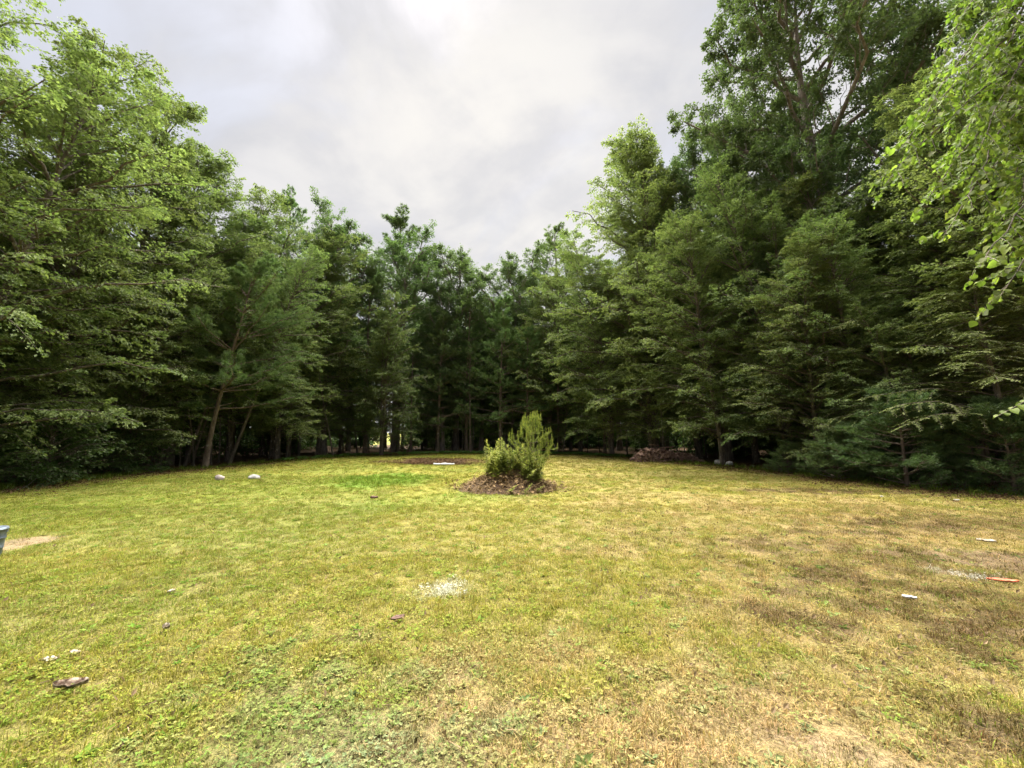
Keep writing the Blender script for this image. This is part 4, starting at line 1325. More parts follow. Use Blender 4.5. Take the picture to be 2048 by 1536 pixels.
def build_ferns():
    rng = np.random.default_rng(44)
    acc = Acc()
    n = 520
    px = np.concatenate([rng.uniform(820, 1200, 400), rng.uniform(560, 820, 60), rng.uniform(1200, 1290, 60)])
    for i in range(n):
        k = int(np.searchsorted([p[0] for p in EDGE_PX], px[i]))
        f = (px[i] - EDGE_PX[k - 1][0]) / (EDGE_PX[k][0] - EDGE_PX[k - 1][0])
        e = EDGE[k - 1] * (1 - f) + EDGE[k] * f
        dd = abs(rng.normal(0, 1.0)) - 0.1
        e = e * (1 + dd / np.linalg.norm(e))
        base = np.array(G(e[0], e[1]))
        nf = 6
        az = rng.uniform(0, 6.28) + np.arange(nf) * 6.28 / nf + rng.normal(0, 0.2, nf)
        L = rng.uniform(0.28, 0.62) * rng.uniform(0.8, 1.2, nf)
        d = np.stack([np.cos(az), np.sin(az), np.full(nf, 1.1)], 1)
        u = np.linspace(0, 1, 6)[None, :, None]
        C = base[None, None] + nrm(d)[:, None] * L[:, None, None] * u - Z * 0.5 * L[:, None, None] * u * u
        m = 12
        idx = np.repeat(np.arange(nf), m)
        s = np.tile(np.linspace(0.12, 0.97, m), nf)
        p, T = along(C[idx], s)
        side = nrm(np.cross(T, Z) + 1e-4) * np.where(np.arange(len(s)) % 2 == 0, 1, -1)[:, None]
        ll = L[idx] * 0.36 * (1.1 - s)
        leaves(acc, p, side + T * 0.4, Z + rng.normal(0, 0.2, p.shape), ll, ll * 0.42 + 0.01, rng.random(len(s)))
    o = obj('fern_bed', acc.mesh('fern_bed', (M_FERN,)))
    prop(o, 'low band of green ferns along the foot of the far trees', 'ferns', None, 'stuff')


build_ferns()

# ------------------------------------------------------------------ the weedy mound with the pine sapling
M_SOIL = plain_mat('mound_soil', (0.034, 0.020, 0.012), (0.090, 0.054, 0.030), 9.0, 0.95, 0, 0.9, 0.05)
M_DEBRIS = tint = plain_mat('dry_debris', (0.058, 0.036, 0.018), (0.330, 0.225, 0.108), 30.0, 0.9, 0, 0, 0.0, True)


MX, MY = -0.10, 11.75


def mound_z(x, y):
    u, v = (x - MX) / 1.32, (y - MY) / 1.12
    r2 = u * u + v * v
    h = 0.62 * np.exp(-r2 * 2.2) - 0.05 + 0.10 * (fbm(x * 1.7 + 3, y * 1.7, 17, 2) - 0.5) * np.exp(-r2 * 0.8)
    return h + 0.09 * (fbm(x * 2.6, y * 2.6, 13, 3) - 0.5) * np.exp(-r2)


def build_mound():
    rng = np.random.default_rng(12)
    root = empty('brush_mound', G(MX, MY), 'low brown mound of dry brush in the middle of the lawn', 'mound')
    base = np.array(root.location)
    g = np.linspace(-1.9, 1.9, 60)
    X, Y = np.meshgrid(MX + g, MY + g)
    x, y = X.ravel(), Y.ravel()
    V = np.stack([x, y, mound_z(x, y) + ground_z(x, y)], 1) - base
    i = np.arange(3600).reshape(60, 60)
    q = np.stack([i[:-1, :-1], i[:-1, 1:], i[1:, 1:], i[1:, :-1]], -1).reshape(-1, 4)
    obj('soil', make_mesh('mound_soil', V, None, q, (M_SOIL,), None, None, True), root)
    a = Acc()
    n = 5200
    px = MX + rng.normal(0, 0.68, n)
    py = MY + rng.normal(0, 0.58, n)
    pz = mound_z(px, py) + ground_z(px, py)
    k = pz > -0.03
    p = np.stack([px, py, np.maximum(pz, 0.0) + rng.uniform(0.0, 0.07, n)], 1)[k] - base
    n = len(p)
    d = rng.normal(0, 1, (n, 3)) * np.array([1, 1, 0.5])
    needles(a, p, d, rng.uniform(0.10, 0.34, n), rng.uniform(0.006, 0.016, n), rng.random(n) ** 1.5)
    m = 2600
    j = rng.integers(0, n, m)
    L = rng.uniform(0.05, 0.12, m)
    leaves(a, p[j] + rng.normal(0, 0.03, (m, 3)) + Z * 0.02, rng.normal(0, 1, (m, 3)), Z + rng.normal(0, 0.6, (m, 3)), L, L * 0.55, rng.random(m))
    lit = obj('dry_litter', a.mesh('mound_litter', (M_DEBRIS,)), root)
    lit['kind'] = 'stuff'
    for (x0, x1, z1) in ((-1.25, -0.75, 0.55), (-1.0, -0.45, 0.30), (-1.15, -0.85, 0.28), (0.55, 1.0, 0.20), (-0.6, 0.0, 0.16)):
        t = Acc()
        yy = MY - 0.75 + rng.normal(0, 0.1)
        s = np.linspace(0, 1, 5)[:, None]
        A0 = np.array([MX + x0, yy, mound_z(MX + x0, yy) + 0.03])
        A1 = np.array([MX + x1, yy + 0.35, z1 + 0.08])
        P = A0 * (1 - s) + A1 * s + rng.normal(0, 0.015, (5, 3)) - base
        tubes(t, P, np.linspace(0.012, 0.006, 5), 6)
        obj('twig', t.mesh('mound_twig', (M_DEBRIS,), True), root)

    # sapling
    sx, sy = 0.50, 11.75
    sz = float(mound_z(sx, sy) + ground_z(sx, sy))
    sap = empty('pine_sapling', (sx, sy, sz), 'bright yellow green pine sapling growing on the brush mound', 'sapling')
    T = trunk_curve(rng, 1.75, (0.12, 0.0), 0.012, 10)
    w = Acc()
    T2 = T.copy()
    tubes(w, T2, np.linspace(0.028, 0.006, 10), 7)
    shoots = [T[-1]]
    Cs = []
    for t0, nb, L in ((0.08, 5, 0.80), (0.22, 6, 0.80), (0.38, 6, 0.72), (0.54, 5, 0.58), (0.70, 4, 0.40), (0.86, 4, 0.22)):
        az = rng.uniform(0, 6.28) + np.arange(nb) * 6.283 / nb + rng.normal(0, 0.25, nb)
        b, _ = along(np.repeat(T[None], nb, 0), np.full(nb, t0) + rng.normal(0, 0.015, nb))
        ll = L * rng.uniform(0.7, 1.15, nb)
        u = np.linspace(0, 1, 7)[None, :, None]
        d = np.stack([np.cos(az) * 1.0, np.sin(az) * 1.0, np.full(nb, 0.25)], 1)
        C = b[:, None] + d[:, None] * ll[:, None, None] * u * (1 - 0.25 * u) + Z * (0.34 * ll[:, None, None]) * u ** 2.6
        Cs.append(C)
    C1 = np.concatenate(Cs)
    tubes(w, C1, 0.010 * np.linspace(1, 0.4, 7)[None] * np.ones((len(C1), 1)), 5)
    C2, L2, s2, i2 = grow(rng, C1, 3, 0.5, 0.95, (0.6, 1.1), lambda s, L: 0.10 + 0.16 * L, 0.25, 0.10, 5, False, 0.03)
    tubes(w, C2, 0.006 * np.linspace(1, 0.5, 5)[None] * np.ones((len(C2), 1)), 4)
    obj('trunk', w.mesh('sapling_trunk', (M_BARK_PINE,), True), sap)
    a = Acc()
    # bottle brush shoots: needles all along the outer part of every branch, pointing forward
    for C, cnt, u0 in ((C1, 190, 0.22), (C2, 90, 0.25), (T[None], 320, 0.45)):
        N = len(C)
        idx = np.repeat(np.arange(N), cnt)
        u = u0 + (1 - u0) * rng.random(N * cnt)
        p, Tn = along(C[idx], u)
        dirs = Tn * 0.65 + rng.normal(0, 0.60, p.shape) + Z * 0.10
        rnd = np.clip(0.45 * rng.random(N * cnt) + 0.55 * u ** 2, 0, 1)
        needles(a, p, dirs, rng.uniform(0.05, 0.095, N * cnt), rng.uniform(0.005, 0.009, N * cnt), rnd)
    tips = np.concatenate([C1[:, -1], C2[:, -1], T[None, -1]])
    cn = 26
    k = np.repeat(np.arange(len(tips)), cn)
    h = rng.random(len(k))
    p = tips[k] + Z * (h * 0.13)[:, None]
    needles(a, p, Z * 1.0 + rng.normal(0, 0.33, p.shape), rng.uniform(0.04, 0.07, len(k)), rng.uniform(0.006, 0.010, len(k)), np.clip(0.6 + 0.4 * rng.random(len(k)), 0, 1))
    cr = obj('crown', a.mesh('sapling_crown', (M_SAPLING,)), sap)
    cr['kind'] = 'stuff'

    # leafy weeds in front and left of the sapling
    def weed(seed, H, n, ln):
        r = np.random.default_rng(seed)
        st, lf = Acc(), Acc()
        P = trunk_curve(r, H, (r.normal(0, 0.10), r.normal(0, 0.10)), 0.01, 8)
        tubes(st, P, np.linspace(0.007, 0.003, 8), 5)
        u = np.linspace(0.12, 1.0, n)
        p, _ = along(np.repeat(P[None], n, 0), u)
        az = np.arange(n) * 2.4
        el = 0.25 + 1.0 * u ** 2
        d = np.stack([np.cos(az), np.sin(az), el], 1) + r.normal(0, 0.25, (n, 3))
        L = ln * (1.15 - 0.75 * u) * r.uniform(0.8, 1.2, n)
        leaves(lf, p, d, Z + 0 * d, L, L * 0.42, np.clip(r.random(n) * 0.6 + 0.4 * u, 0, 1))
        return st.mesh('weed_stem', (M_WEED,), True), lf.mesh('weed_leaves', (M_WEED,))
    kinds = [weed(1, 0.85, 56, 0.15), weed(2, 0.68, 46, 0.16), weed(3, 0.5, 36, 0.15), weed(4, 1.0, 70, 0.13)]
    spots = []
    for k in range(64):
        x, y = rng.uniform(-0.58, 0.85), rng.uniform(-0.50, 0.35)
        spots.append((MX + x, MY + y, int(rng.integers(0, 3)) if x > -0.28 else int(rng.integers(0, 2))))
    spots += [(MX - 0.40, MY - 0.3, 3), (MX - 0.28, MY - 0.35, 3)]
    for j, (x, y, kd) in enumerate(spots):
        tall = kd == 3
        nm = 'tall_weed' if tall else 'leafy_weed'
        lab = 'spiky weed standing tallest at the left of the mound thicket' if tall else 'leafy green weed in the thicket on the brush mound'
        e = empty(nm, (x, y, float(mound_z(x, y) + ground_z(x, y)) - 0.02), lab, 'weed', 'tall spikes of the mound thicket' if tall else 'weeds of the mound thicket')
        e.rotation_euler = (rng.normal(0, 0.10), rng.normal(0, 0.10), rng.uniform(0, 6.28))
        e.scale = (1.3, 1.3, 1.02 if tall else rng.uniform(0.7, 1.1))
        obj('stem', kinds[kd][0], e)
        obj('leaves', kinds[kd][1], e)['kind'] = 'stuff'
    for (x, y, h, lab) in ((MX + 0.02, MY - 1.05, 0.26, 'small bright sprout at the front foot of the mound, left one'), (MX + 0.42, MY - 1.12, 0.34, 'small bright sprout at the front foot of the mound, right one'),
                           (MX + 0.75, MY - 0.85, 0.2, 'little sprout on the right shoulder of the mound')):
        e = empty('green_sprout', (x, y, float(max(mound_z(x, y), 0) + ground_z(x, y)) - 0.01), lab, 'sprout', 'sprouts at the foot of the mound')
        e.scale = (0.9, 0.9, h / 0.55)
        obj('stem', kinds[2][0], e)
        obj('leaves', kinds[2][1], e)['kind'] = 'stuff'


build_mound()

# ------------------------------------------------------------------ near branches of the tree beside the camera


def leaf_shape(seed, fold=0.18, droop=0.14, prof=None):
    """pointed oval blade with a crease and a stalk"""
    rng = np.random.default_rng(seed)
    prof = prof or [(0.0, 0.02), (0.08, 0.26), (0.25, 0.42), (0.45, 0.44), (0.65, 0.33), (0.85, 0.14), (1.0, 0.0)]
    V, Tt = [], []
    for s, w in prof:
        w = w * (1 + rng.normal(0, 0.05))
        z = -droop * s * s
        V += [(s, -w, z + fold * w), (s, 0, z), (s, w, z + fold * w)]
    for i in range(len(prof) - 1):
        a = i * 3
        Tt += [(a, a + 1, a + 4), (a, a + 4, a + 3), (a + 1, a + 2, a + 5), (a + 1, a + 5, a + 4)]
    V = np.array(V)
    V = np.concatenate([V, [(-0.25, -0.012, 0.03), (-0.25, 0.012, 0.03), (0.02, 0.012, 0), (0.02, -0.012, 0)]])
    b = len(prof) * 3
    Tt += [(b, b + 1, b + 2), (b, b + 2, b + 3)]
    return V, np.array(Tt)


def build_near_tree():
    rng = np.random.default_rng(71)
    bx, by = 6.3, 3.5
    root = empty('near_birch', G(bx, by), 'near birch on the right, big bright leaves hanging into the picture', 'tree')
    base = np.array(root.location)
    wood = Acc()
    T = trunk_curve(rng, 9.0, (-0.9, 0.2), 0.012, 14) + np.array([bx, by, 0])
    R = np.linspace(0.14, 0.03, 14)
    T[0, 2] -= 0.2
    tubes(wood, T - base, R, 10)
    tips = [(1768, 372, 3.5, .62), (1800, 300, 3.6, .66), (1850, 235, 3.5, .70), (1880, 130, 3.8, .76), (1930, 40, 4.0, .82), (1985, -40, 4.0, .86),
            (1880, 475, 3.25, .55), (1930, 400, 3.3, .60), (1960, 300, 3.3, .64), (1990, 190, 3.5, .70), (2020, 90, 3.6, .75),
            (1960, 540, 3.0, .5), (2010, 590, 2.95, .46), (2030, 470, 3.1, .53), (2045, 380, 3.2, .57), (2050, 270, 3.3, .63), (2060, 150, 3.5, .68),
            (1900, 340, 3.9, .66), (1860, 400, 3.8, .6), (2000, 420, 3.6, .6), (2090, 560, 3.0, .5), (2120, 420, 3.1, .55), (2110, 280, 3.3, .62),
            (1950, 180, 4.2, .74), (1900, 250, 4.2, .7), (2160, 650, 3.0, .42), (2180, 150, 3.3, .7)]
    Cs = []
    for (px, py, Y, t) in tips:
        tip = pt(px, py, Y)
        b, _ = along(T[None], np.array([t]))
        b = b[0]
        mid = b * 0.45 + tip * 0.55 + np.array([0, 0, 0.33 + 0.1 * rng.random()])
        u = np.linspace(0, 1, 12)[:, None]
        P = b * (1 - u) ** 2 + 2 * mid * u * (1 - u) + tip * u * u
        P = P + rng.normal(0, 0.018, P.shape) * u
        Cs.append(P)
    C1 = np.array(Cs)
    tubes(wood, C1 - base, 0.016 * np.linspace(1, 0.15, 12)[None] * np.ones((len(C1), 1)), 6)
    C2, L2, s2, i2 = grow(rng, C1, 17, 0.28, 0.97, (0.35, 0.9), lambda s, L: 0.18 + 0.24 * (1.1 - s) * L * 0.6, -0.28, -0.05, 6, True, 0.03, 0.35)
    tubes(wood, C2 - base, 0.0035 * np.linspace(1, 0.4, 6)[None] * np.ones((len(C2), 1)), 4)
    obj('trunk', wood.mesh('near_birch_trunk', (M_BARK,), True), root)
    # leaves, alternate along every twig
    pos, dr = [], []
    tw = Acc()
    u = np.linspace(0, 1, 8)[:, None]
    b0, t0_ = np.array([5.75, 3.5, 2.35]), pt(1992, 834, 3.0)
    S = b0 * (1 - u) + t0_ * u + Z * 0.18 * (u * (1 - u))
    wood_low = Acc()
    tubes(wood_low, S - base, np.linspace(0.008, 0.002, 8), 5)
    obj('low_twig', wood_low.mesh('near_birch_twig', (M_BARK,), True), root)
    ps, Ts = along(np.repeat(S[None], 16, 0), np.linspace(0.7, 0.995, 16))
    pos.append(ps)
    dr.append(Ts * 0.7 + nrm(np.cross(Ts, Z)) * np.where(np.arange(16) % 2 == 0, 1, -1)[:, None] * 0.7 - Z * 0.2)
    for C, sp, u0 in ((C1, 34, 0.45), (C2, 13, 0.10)):
        N = len(C)
        idx = np.repeat(np.arange(N), sp)
        u = np.tile(u0 + (1 - u0) * (np.arange(sp) + 0.5) / sp, N) + rng.normal(0, 0.012, N * sp)
        p, Tn = along(C[idx], np.clip(u, 0, 1))
        side = nrm(np.cross(Tn, Z) + 1e-4) * np.where(np.tile(np.arange(sp), N) % 2 == 0, 1, -1)[:, None]
        d = Tn * 0.65 + side * 0.75 - Z * 0.30 + rng.normal(0, 0.22, p.shape)
        pos.append(p)
        dr.append(d)
    pos, dr = np.concatenate(pos), nrm(np.concatenate(dr))
    n = len(pos)
    nor = nrm(Z + rng.normal(0, 0.60, pos.shape) + np.array([-0.2, -0.3, 0]))
    s = nrm(np.cross(nor, dr))
    nor = np.cross(dr, s)
    L = rng.uniform(0.034, 0.072, n) * np.where(rng.random(n) < 0.15, 0.65, 1.0)
    shapes = [leaf_shape(k, 0.10 + 0.16 * k, 0.05 + 0.16 * k) for k in range(4)]
    meshes = [make_mesh('near_leaf', v, tr, None, (M_FORE,), None, {'rnd': ('FLOAT', 'POINT', np.full(len(v), 0.2 + 0.2 * k))}, True) for k, (v, tr) in enumerate(shapes)]
    # picture place, to pick the leaves that show largest
    cp, sp_ = math.cos(PITCH), math.sin(PITCH)
    rel = pos - np.array([0, 0, CAM_H])
    dep = rel[:, 1] * cp + rel[:, 2] * sp_
    upv = -rel[:, 1] * sp_ + rel[:, 2] * cp
    ix, iy = 1024 + FPX * rel[:, 0] / dep, 768 - FPX * upv / dep
    inn = (ix > 0) & (ix < 2040) & (iy > 0) & (iy < 1536)
    score = np.where(inn, L / dep, -1)
    big = np.argsort(-score)[:300]
    isbig = np.zeros(n, bool)
    isbig[big] = True
    for i in big:
        k = int(rng.integers(0, 4))
        o = obj('leaf', meshes[k], root)
        M = Matrix(((dr[i][0], s[i][0], nor[i][0], 0), (dr[i][1], s[i][1], nor[i][1], 0), (dr[i][2], s[i][2], nor[i][2], 0), (0, 0, 0, 1)))
        o.matrix_local = Matrix.Translation(Vector(pos[i] + dr[i] * L[i] * 0.2 - base)) @ M @ Matrix.Scale(float(L[i]), 4)
    rest = Acc()
    simple = [leaf_shape(k, 0.10 + 0.16 * k, 0.05 + 0.16 * k, [(0.0, 0.05), (0.22, 0.40), (0.52, 0.42), (1.0, 0.0)]) for k in range(4)]
    for i in np.nonzero(~isbig)[0]:
        v, tr = simple[int(rng.integers(0, 4))]
        w = (dr[i] * v[:, :1] + s[i] * v[:, 1:2] + nor[i] * v[:, 2:3]) * L[i] + pos[i] + dr[i] * L[i] * 0.2 - base
        rest.add(w, tr, None, rng.random())
    o = obj('crown', rest.mesh('near_birch_crown', (M_FORE,), True), root)
    o['kind'] = 'stuff'


build_near_tree()

# ------------------------------------------------------------------ firewood heap, stones, bucket and small things
M_WOOD = plain_mat('split_wood', (0.085, 0.050, 0.036), (0.24, 0.155, 0.115), 16.0, 0.85, 0, 0.5, 0.01, True)
M_WOODBARK = plain_mat('log_bark', (0.060, 0.034, 0.026), (0.140, 0.085, 0.066), 14.0, 0.95, 0, 0.7, 0.02)
M_STONE = plain_mat('pale_stone', (0.14, 0.135, 0.13), (0.33, 0.32, 0.31), 7.0, 0.85, 0, 0.6, 0.03)
M_STONE_PINK = plain_mat('pinkish_stone', (0.16, 0.13, 0.12), (0.35, 0.30, 0.28), 6.0, 0.85, 0, 0.6, 0.03)
M_STEEL = plain_mat('galvanised_steel', (0.10, 0.125, 0.16), (0.19, 0.225, 0.28), 18.0, 0.38, 0.7, 0.1, 0.002)
M_SHEET = plain_mat('white_sheet', (0.25, 0.25, 0.24), (0.36, 0.36, 0.35), 5.0, 0.5, 0, 0.2, 0.01)
M_ORANGE = plain_mat('faded_orange_plastic', (0.38, 0.065, 0.028), (0.48, 0.115, 0.055), 20.0, 0.5, 0, 0.2, 0.004)
M_PALELEAF = plain_mat('bleached_leaf', (0.17, 0.135, 0.09), (0.32, 0.285, 0.225), 30.0, 0.7, 0, 0.3, 0.004)
M_CHIP = plain_mat('bark_chip', (0.08, 0.042, 0.028), (0.28, 0.235, 0.18), 26.0, 0.85, 0, 0.7, 0.008)
M_STALK = plain_mat('straw_stalk', (0.14, 0.11, 0.045), (0.23, 0.185, 0.085), 30.0, 0.7, 0, 0)


def log_mesh(seed, kind):
    rng = np.random.default_rng(seed)
    if kind == 'quarter':
        ang = np.linspace(0, math.pi / 2, 5)
        ring = [(0, 0)] + [(math.cos(a), math.sin(a)) for a in ang]
        bark = set(range(1, 5))
    elif kind == 'half':
        ang = np.linspace(0, math.pi, 7)
        ring = [(math.cos(a), math.sin(a)) for a in ang]
        bark = set(range(0, 6))
    else:
        ang = np.arange(9) * 2 * math.pi / 9
        ring = [(math.cos(a), math.sin(a)) for a in ang]
        bark = set(range(9))
    ring = np.array(ring)
    ring = ring - ring.mean(0)
    n = len(ring)
    r = 0.10 if kind != 'quarter' else 0.14
    V = []
    for s in (-0.5, 0.0, 0.5):
        k = r * (1 + rng.normal(0, 0.04))
        V.append(np.stack([ring[:, 0] * k + rng.normal(0, 0.004, n), np.full(n, s * 0.42) + rng.normal(0, 0.006, n), ring[:, 1] * k + rng.normal(0, 0.004, n)], 1))
    V = np.concatenate(V)
    q, qm = [], []
    for j in range(2):
        for i in range(n):
            q.append((j * n + i, (j + 1) * n + i, (j + 1) * n + (i + 1) % n, j * n + (i + 1) % n))
            qm.append(1 if i in bark else 0)
    tr = []
    for b, fl in ((0, 1), (2 * n, -1)):
        for i in range(1, n - 1):
            tr.append((b, b + i, b + i + 1) if fl > 0 else (b, b + i + 1, b + i))
    me = make_mesh('firewood_' + kind, V, tr, q, (M_WOOD, M_WOODBARK), [0] * len(tr) + qm,
                   {'rnd': ('FLOAT', 'POINT', np.full(len(V), rng.uniform(0.2, 0.9)))})
    return me


def build_firewood():
    rng = np.random.default_rng(19)
    kinds = [log_mesh(i, k) for i, k in enumerate(('quarter', 'quarter', 'half', 'quarter', 'round', 'half', 'quarter', 'quarter'))]
    cx, cy = gp(1335, 925)
    cy += 0.35
    prof = lambda x: 0.76 * np.clip(1 - ((x + 0.45) / 1.35) ** 2, 0, 1) ** 0.7 if x < 0.3 else 0.54 * np.clip(1 - ((x - 0.3) / 1.75) ** 3, 0, 1)
    k = 0
    for layer in range(7):
        z = 0.07 + layer * 0.115
        for x in np.arange(-1.8, 2.0, 0.15):
            for row in (0, 1):
                xx = x + rng.normal(0, 0.035)
                h = float(prof(xx))
                if z > h - 0.03 - 0.10 * row * 0:
                    continue
                if row == 1 and z < h - 0.24:           # hidden inside the heap
                    continue
                heap = xx < 0.3
                o = obj('firewood_log', kinds[int(rng.integers(0, len(kinds)))], None,
                        G(cx + xx, cy + (-0.30 * (1 - z) if row == 0 else 0.18) + rng.normal(0, 0.04), z))
                if heap:
                    o.rotation_euler = (rng.normal(0, 0.25), rng.uniform(0, 6.28), rng.normal(0, 0.55))
                else:
                    o.rotation_euler = (rng.normal(0, 0.06), rng.uniform(0, 6.28), rng.normal(0, 0.10))
                s = rng.uniform(0.6, 1.0)
                o.scale = (s, s * rng.uniform(0.85, 1.1), s)
                prop(o, 'split log in the tumbled left half of the firewood heap' if heap else 'split log in the neat lower right half of the firewood heap', 'log',
                     'tumbled firewood' if heap else 'stacked firewood')
                k += 1
    for i, (x, z, L, lab) in enumerate(((-0.55, 0.90, 0.55, 'short weathered plank lying on top of the firewood heap'), (0.15, 0.78, 0.62, 'longer weathered plank on the heap, right of the top one'))):
        a = Acc()
        hx, hy, hz = L / 2, 0.10, 0.018
        v = np.array([(sx * hx, sy * hy, sz * hz) for sx in (-1, 1) for sy in (-1, 1) for sz in (-1, 1)], float) + rng.normal(0, 0.004, (8, 3))
        a.add(v, None, [(0, 1, 3, 2), (4, 6, 7, 5), (0, 4, 5, 1), (2, 3, 7, 6), (0, 2, 6, 4), (1, 5, 7, 3)], 0.6)
        o = obj('wooden_plank', a.mesh('wooden_plank', (M_WOOD,)), None, G(cx + x, cy, z), (0.02, rng.normal(0, 0.05), rng.normal(0, 0.2)))
        prop(o, lab, 'plank', 'planks on the firewood heap')
    # loose chips in front
    for (px, py, lab) in ((1279, 922, 'single pale wood chip lying left in front of the firewood heap'), (1322, 927, 'pale wood chip close in front of the firewood heap, middle'),
                          (1334, 929, 'pale wood chip close in front of the firewood heap, right')):
        x, y = gp(px, py)
        o = obj('wood_chip', kinds[0], None, G(x, y, 0.02), (0.2, 1.2, rng.uniform(0, 3)))
        o.scale = (0.4, 0.6, 0.25)
        prop(o, lab, 'wood chip', 'chips by the firewood heap')


build_firewood()


def rock(name, px, py, w, h, lab, mat, seed, depth=None, sink=0.25):
    rng = np.random.default_rng(seed)
    import bmesh
    bm = bmesh.new()
    bmesh.ops.create_icosphere(bm, subdivisions=3, radius=1.0)
    me = bpy.data.meshes.new(name)
    bm.to_mesh(me)
    bm.free()
    v = np.zeros(len(me.vertices) * 3)
    me.vertices.foreach_get('co', v)
    v = v.reshape(-1, 3)
    planes = nrm(rng.normal(size=(9, 3)))
    for pl in planes:
        d = v @ pl
        lim = rng.uniform(0.62, 0.9)
        v = v - np.maximum(d - lim, 0)[:, None] * pl * 0.85
    v = v + 0.05 * (fbm(v[:, 0] * 3 + 5, v[:, 1] * 3 + v[:, 2] * 2, seed, 3) - 0.5)[:, None]
    v = v * np.array([w / 2, (depth or w * 0.8) / 2, h / 2 / (1 - sink * 0.6)])
    me.vertices.foreach_set('co', v.ravel())
    me.materials.append(mat)
    me.update()
    x, y = gp(px, py)
    y += w * 0.4
    o = obj(name, me, None, G(x, y, h * (0.5 - sink)), (0, 0, rng.uniform(0, 6.28) if depth is None else 0))
    prop(o, lab, 'stone')
    return o


rock('field_stone', 433, 962, 0.32, 0.22, 'rounded pinkish stone on the lawn, left of a pair', M_STONE_PINK, 1)
rock('field_stone', 502, 960, 0.38, 0.19, 'flatter grey white stone on the lawn, right of a pair', M_STONE, 2)
rock('field_stone', 1441, 931, 0.46, 0.34, 'grey stone against the foot of the mottled birch trunk', M_STONE, 3)
rock('field_stone', 1463, 933, 0.36, 0.30, 'pale round stone just right of the mottled birch trunk', M_STONE, 4)
rock('field_stone', 1508, 937, 0.2, 0.14, 'small stone in the shade farther right of the birch trunk', M_STONE, 5)


def build_bucket():
    bx, by = gp(-27, 1116)
    root = empty('metal_bucket', G(bx, by), 'ribbed galvanised bucket with lid, cut by the left frame edge', 'bucket')
    prof = [(0.0, 0.004), (0.108, 0.004), (0.114, 0.0), (0.118, 0.008), (0.120, 0.03), (0.124, 0.095), (0.130, 0.10), (0.130, 0.108), (0.126, 0.113), (0.134, 0.215), (0.140, 0.22), (0.140, 0.228),
            (0.136, 0.233), (0.143, 0.325), (0.152, 0.330), (0.155, 0.338), (0.152, 0.346), (0.143, 0.346)]
    n = 40
    th = np.arange(n) * 2 * math.pi / n

    def lathe(pr):
        V = np.array([(r * math.cos(t), r * math.sin(t), z) for r, z in pr for t in th])
        q = []
        for j in range(len(pr) - 1):
            for i in range(n):
                q.append((j * n + i, j * n + (i + 1) % n, (j + 1) * n + (i + 1) % n, (j + 1) * n + i))
        a = Acc()
        a.add(V, None, q)
        return a
    body = obj('body', lathe(prof).mesh('bucket_body', (M_STEEL,), True), root)
    lid = [(0.147, 0.347), (0.150, 0.352), (0.147, 0.358), (0.128, 0.358), (0.122, 0.350), (0.06, 0.352), (0.001, 0.354)]
    obj('lid', lathe(lid).mesh('bucket_lid', (M_STEEL,), True), root)
    a = Acc()
    s = np.linspace(0.12, math.pi - 0.12, 16)
    P = np.stack([0.153 * np.cos(s), 0.155 * np.sin(s) * 0.98 + 0.01, 0.305 - 0.10 * np.sin(s)], 1)
    tubes(a, P, np.full(16, 0.003), 6)
    obj('handle', a.mesh('bucket_handle', (M_STEEL,), True), root, None, (0, 0, 0.6))
    for sgn in (-1, 1):
        a = Acc()
        v = np.array([(x, y, z) for x in (0.0, 0.008) for y in (-0.016, 0.016) for z in (-0.02, 0.02)])
        a.add(v, None, [(0, 1, 3, 2), (4, 6, 7, 5), (0, 4, 5, 1), (2, 3, 7, 6), (0, 2, 6, 4), (1, 5, 7, 3)])
        an = 0.6 + (0 if sgn > 0 else math.pi)
        obj('handle_lug', a.mesh('bucket_lug', (M_STEEL,)), body, (0.141 * math.cos(an), 0.141 * math.sin(an), 0.308), (0, 0, an))


build_bucket()


def curled(name, px, py, L, W, lab, cat, mat, rot, seed, curl=0.25, thick=0.003, lift=0.012, n=9, group=None, rag=0.12):
    """a thin curled piece (leaf, scrap, bark) with real thickness"""
    rng = np.random.default_rng(seed)
    u = np.linspace(-1, 1, n)
    v = np.linspace(-1, 1, 6)
    U, V = np.meshgrid(u, v)
    outline = (1 - np.abs(U) ** 2.2) ** 0.6 * (1 + rag * rng.normal(0, 1, U.shape) * 0.5)
    X, Y = U * L / 2, V * W / 2 * np.clip(outline, 0.12, 1.2)
    Zz = curl * W * (V ** 2) + 0.12 * L * (U ** 2) * curl + rng.normal(0, 0.03 * W, U.shape)
    top = np.stack([X, Y, Zz + thick], -1).reshape(-1, 3)
    bot = np.stack([X, Y, Zz], -1).reshape(-1, 3)
    m = 6 * n
    i = np.arange(m).reshape(6, n)
    q = np.stack([i[:-1, :-1], i[:-1, 1:], i[1:, 1:], i[1:, :-1]], -1).reshape(-1, 4)
    qb = q[:, ::-1] + m
    rim = np.concatenate([i[0], i[1:, -1], i[-1, ::-1][1:], i[::-1, 0][1:]])
    rq = np.array([(rim[k + 1], rim[k], rim[k] + m, rim[k + 1] + m) for k in range(len(rim) - 1)])
    a = Acc()
    a.add(np.concatenate([top, bot]), None, np.concatenate([q, qb, rq]), np.repeat(rng.random(2 * m // 2), 2))
    x, y = gp(px, py)
    o = obj(name, a.mesh(name, (mat,), True), None, G(x, y, lift), rot)
    return prop(o, lab, cat, group)


